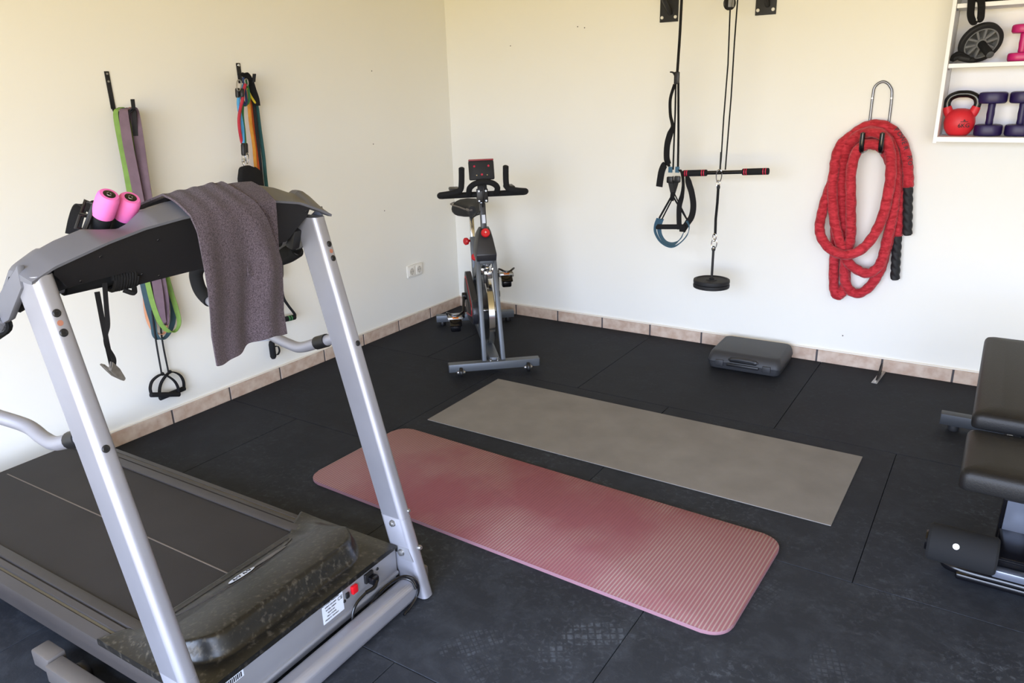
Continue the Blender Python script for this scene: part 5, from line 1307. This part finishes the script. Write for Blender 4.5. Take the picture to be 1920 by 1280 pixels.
# handles hanging at the lower end
th_ = thing('cable_attachment', 'black handle with green ring peeking out right of the towel', 'handle', Vector((0.0500, -1.5848, 0.3370)))
bm = new(); strap(bm, cat([(0.0450, -1.6163, 0.5289), (0.0500, -1.6173, 0.4591), (0.0550, -1.5964, 0.4099), (0.0550, -1.5605, 0.3524), (0.0550, -1.5633, 0.3349)], 6), .018, .004, (1, .2, 0)); strap(bm, cat([(0.0450, -1.6163, 0.5289), (0.0500, -1.6467, 0.4575), (0.0550, -1.6679, 0.3749)], 6), .018, .004, (1, .2, 0)); mk('handle_strap', bm, M['web'], parent=th_)
bm = new(); cyl(bm, (0.0550, -1.6981, 0.3444), (0.0550, -1.5596, 0.3339), .0145, 18, bev=.003); gp_ = mk('handle_grip', bm, M['foam'], parent=th_)
a, b = Vector((0.0550, -1.6981, 0.3444)), Vector((0.0550, -1.5596, 0.3339)); d = (b-a).normalized()
for q in (.66, .78):
    c = a+(b-a)*q; bm = new(); cyl(bm, c-d*.004, c+d*.004, .0150, 18); mk('green_ring', bm, M['t_green'], parent=gp_)
bm = new(); carab(bm, (0.0450, -1.6131, 0.5719), (0.0450, -1.6173, 0.5233), .009, .003, (1, 0, 0)); mk('carabiner', bm, M['chrome'], parent=th_)
t2 = thing('cable_attachment', 'black foam handle with small ring hanging just above the baseboard below the towel', 'handle', Vector((0.0500, -1.7400, 0.1488)))
bm = new(); tube(bm, [(0.0500, -1.7318, 0.2430), (0.0500, -1.7329, 0.2253), (0.0500, -1.7330, 0.1588), (0.0500, -1.7332, 0.1466)], [.013, .0165, .0165, .010], 16); mk('handle_grip', bm, M['foam'], parent=t2)
bm = new(); strap(bm, cat([(0.0500, -1.7194, 0.2091), (0.0500, -1.6947, 0.2046), (0.0500, -1.6880, 0.1782), (0.0500, -1.7017, 0.1611), (0.0500, -1.7230, 0.1647)], 5), .012, .003, (1, 0, 0)); mk('handle_ring', bm, M['web'], parent=t2)
bm = new(); strap(bm, cat([(0.0450, -1.6426, 0.4558), (0.0450, -1.6852, 0.3484), (0.0450, -1.7289, 0.2353)], 5), .014, .003, (1, .4, 0)); mk('handle_strap', bm, M['web'], parent=t2)
bm = new(); a, b = Vector((0.0600, -1.8217, 0.2802)), Vector((0.0550, -1.7232, 0.2562)); bar(bm, a, b, .018, .002, (.2, .3, 1), .0005); mk('care_label', bm, M['label'], parent=t2)

# ---------------------------------------------------------------- open cabinet on the back wall
CX0, CX1, CD = 2.905, 3.66, .22
cab = thing('wall_cabinet', 'open white wall cabinet with shelves of weights at the upper right', 'cabinet', ((CX0+CX1)/2, -.11, 1.20))
Z0, Z1, Z2 = 1.2235, 1.533, 1.775
def cbx(name, c, s): 
    bm = new(); box(bm, c, s, bev=.0012, seg=1); return mk(name, bm, M['white'], parent=cab)
cbx('side_panel', (CX0+.0075, -CD/2, 1.62), (.016, CD, .85)); cbx('side_panel', (CX1-.0075, -CD/2, 1.62), (.016, CD, .85))
cbx('bottom_board', ((CX0+CX1)/2, -CD/2, Z0-.0115), (CX1-CX0-.018, CD-.001, .022)); cbx('shelf', ((CX0+CX1)/2, -CD/2+.004, Z1-.009), (CX1-CX0-.034, CD-.012, .018)); cbx('shelf', ((CX0+CX1)/2, -CD/2+.004, Z2-.009), (CX1-CX0-.034, CD-.012, .018))
cbx('top_board', ((CX0+CX1)/2, -CD/2, 2.036), (CX1-CX0-.018, CD-.001, .018)); cbx('back_panel', ((CX0+CX1)/2, -.004, 1.62), (CX1-CX0-.034, .006, .83))
for z in (Z1-.024, Z2-.024):
    bm = new(); cyl(bm, (CX0+.015, -.195, z), (CX0+.024, -.195, z), .003, 10); mk('shelf_pin', bm, M['chrome'], parent=cab)

# kettlebell
kc = Vector((2.9928, -0.1150, 1.2838)); kc.z = Z0+.0615
kb = thing('kettlebell', 'red kettlebell with a glossy black handle on the lowest cabinet shelf', 'kettlebell', (kc.x, kc.y, Z0))
bm = new(); lathe(bm, [(.0001, -.0605), (.036, -.0605), (.046, -.052), (.059, -.030), (.0635, -.004), (.060, .020), (.050, .040), (.034, .052), (.016, .0565), (.0001, .0575)], kc, (0, 0, 1), 36)
for s in (1, -1): tube(bm, cat([kc+Vector((s*.036, 0, .022)), kc+Vector((s*.050, 0, .042)), kc+Vector((s*.058, 0, .064))], 5), [.024, .023, .022, .021, .0205, .020, .0195, .019, .0185, .018, .0175], 16)
mk('bell', bm, M['kbred'], parent=kb, smooth=60)
bm = new(); tube(bm, cat([kc+Vector((-.058, 0, .062)), kc+Vector((-.060, 0, .082)), kc+Vector((-.050, 0, .104)), kc+Vector((-.025, 0, .117)), kc+Vector((0, 0, .119)), kc+Vector((.025, 0, .117)), kc+Vector((.050, 0, .104)), kc+Vector((.060, 0, .082)), kc+Vector((.058, 0, .062))], 6), .0155, 16); mk('handle', bm, M['blackg'], parent=kb)
d_ = Vector((.35, -.93, 0)).normalized(); r_ = Vector((.93, .35, 0)).normalized()
bm = new(); text_bm(bm, '6KG', .026, axes(r_, (0, 0, 1), d_, kc+d_*.0632+Vector((0, 0, -.016))), .0012); box(bm, kc+d_*.0636+Vector((0, 0, .001)), (.030, .003, .0025), axes(r_, d_, (0, 0, 1)).to_3x3()); prism(bm, [(-.005, .004), (.005, .004), (0, .012)], 0, .003, axes(r_, (0, 0, 1), d_, kc+d_*.0612)); mk('weight_mark', bm, M['ink'], parent=kb)

def dumbbell(name, x, y, z, m, label, group=None, hw=.053, H=.187, hh=.049):
    root = thing(name, label, 'dumbbell', (x, y, z), group=group)
    bm = new(); lathe(bm, [(.013, hh-.003), (.0155, hh+.004), (.0145, hh+.02), (.016, H/2), (.0145, H-hh-.02), (.0155, H-hh-.004), (.013, H-hh+.003)], (x, y, z), (0, 0, 1), 24); mk('handle', bm, m, parent=root)
    for z0 in (0, H-hh):
        bm = new(); pr = rrect(hw*2, hw*2, hw*.78, 6); rings = []
        for k, zz in ((.86, .0003), (.95, .003), (1, .010), (1, hh-.010), (.95, hh-.003), (.80, hh)): rings.append([bm.verts.new((x+p[0]*k, y+p[1]*k, z+z0+zz)) for p in pr])
        for A, B in zip(rings[:-1], rings[1:]):
            for k in range(len(pr)): bm.faces.new((A[k], A[(k+1) % len(pr)], B[(k+1) % len(pr)], B[k]))
        bm.faces.new(rings[0][::-1]); bm.faces.new(rings[-1]); mk('head', bm, m, parent=root)
    return root
px_ = Vector((3.1087, -0.1150, 1.2445)).x
p1 = dumbbell('dumbbell', px_, -.115, Z0, M['purple'], 'deep purple dumbbell on end, right beside the red kettlebell', 'purple dumbbells', hw=.055)
bpy.context.view_layer.update()
dup(p1, Matrix.Translation((px_+.117, -.112, Z0)), 'deep purple dumbbell on end at the right frame edge', 'purple dumbbells')
pk = dumbbell('dumbbell', Vector((3.1849, -0.1150, 1.5529)).x, -.115, Z1, M['hotpink'], 'magenta dumbbell standing on end on the middle shelf', None, hw=.050, H=.150, hh=.036)

# ab wheel leaning on the shelf
wc = Vector((3.0266, -0.1150, 1.6233)); axd = Vector((.42, -.77, -.48)).normalized()
r_w = .088; low = r_w*math.sqrt(1-axd.z**2)+.012*abs(axd.z); wc.z = Z1+low+.001
aw = thing('ab_wheel', 'black and grey spoked ab roller wheel leaning on the middle shelf', 'ab roller', (wc.x, wc.y, Z1))
bm = new(); lathe(bm, [(.070, -.013), (.083, -.014), (.088, -.009), (.088, .009), (.083, .014), (.070, .013), (.070, -.013)], wc, axd, 48); mk('tyre', bm, M['rubber'], parent=aw)
x_ = axd.orthogonal().normalized(); y_ = axd.cross(x_)
bm = new(); lathe(bm, [(.064, -.011), (.071, -.011), (.071, .011), (.064, .011), (.064, -.011)], wc, axd, 40); lathe(bm, [(.0, -.012), (.022, -.012), (.022, .012), (0, .012)], wc, axd, 24)
for k in range(5):
    a = 2*PI*k/5+.3; d2 = x_*math.cos(a)+y_*math.sin(a); t2_ = axd.cross(d2)
    for q in (-1, 1): bar(bm, wc+d2*.018+t2_*q*.009, wc+d2*.067+t2_*q*.020, .009, .016, t2_, .001)
mk('spoked_hub', bm, mat('mid_grey_plastic', '#77797b', rough=.5), parent=aw)
for s in (1, -1):
    bm = new(); lathe(bm, [(.008, .010), (.0155, .012), (.0165, .02), (.0165, .108), (.0155, .111)], wc, axd*s, 20); gr = mk('handle_grip', bm, M['foam'], parent=aw)
    bm = new(); lathe(bm, [(.0150, .110), (.0150, .113), (.012, .115), (0, .115)], wc, axd*s, 20); mk('grip_cap', bm, mat('grip_cap_grey', '#4c4d50', rough=.5), parent=aw)
# small black wheel-grip bundle at the left of the shelf
bm = new(); tube(bm, cat([(2.9309, -0.1500, 1.5500), (2.9511, -0.1600, 1.5579), (2.9764, -0.1600, 1.5524), (3.0054, -0.1500, 1.5448), (3.0133, -0.1400, 1.5423)], 6), [.010]*8+[.013]*12+[.010]*5, 10)
for v in bm.verts: v.co.z = max(v.co.z, Z1+.001)
jr = mk('jump_rope', bm, M['rubber'], label='black coiled strap with a small ring lying left of the ab wheel', cat='strap')
bm = new(); carab(bm, Vector((2.9414, -0.1500, 1.5784)), Vector((2.9579, -0.1600, 1.5532)), .009, .004); tube(bm, cat([(2.9277, -0.1600, 1.5478), (2.9346, -0.1500, 1.5676), (2.9565, -0.1500, 1.5733), (2.9827, -0.1500, 1.5611), (3.0018, -0.1600, 1.5448)], 6), .009, 10); 
for v in bm.verts: v.co.z = max(v.co.z, Z1+.001)
mk('strap_ring', bm, M['web'], parent=jr)
# top shelf: black gear bag with hanging strap
bm = new(); t = bmesh.new(); bmesh.ops.create_cube(t, size=1); bmesh.ops.bevel(t, geom=list(t.edges), offset=.2, segments=4, profile=.5, affect='EDGES'); bmesh.ops.scale(t, vec=Vector((.46, .17, .11)), verts=t.verts); bmesh.ops.translate(t, vec=Vector((3.20, -.115, Z2+.056)), verts=t.verts)
for v in t.verts: v.co.z += .006*math.sin(v.co.x*40)*(1 if v.co.z > Z2+.03 else 0)
merge(bm, t); bag = mk('gear_bag', bm, M['web'], label='black soft gear bag along the top cabinet shelf, strap hanging down', cat='bag')
bm = new(); strap(bm, cat([(2.9711, -0.2050, 1.8030), (2.9756, -0.2220, 1.7641), (2.9791, -0.2220, 1.7263), (2.9906, -0.2220, 1.7003), (3.0031, -0.2220, 1.6953), (3.0170, -0.2220, 1.7069), (3.0160, -0.2220, 1.7403), (3.0124, -0.2220, 1.7655), (3.0027, -0.2050, 1.8004)], 6), .030, .006, lerpdirs([(.9, .5, 0), (.8, .6, 0), (.7, .6, .5), (.8, .6, 0), (.9, .5, 0)], 49)); mk('hanging_strap', bm, M['web'], parent=bag)
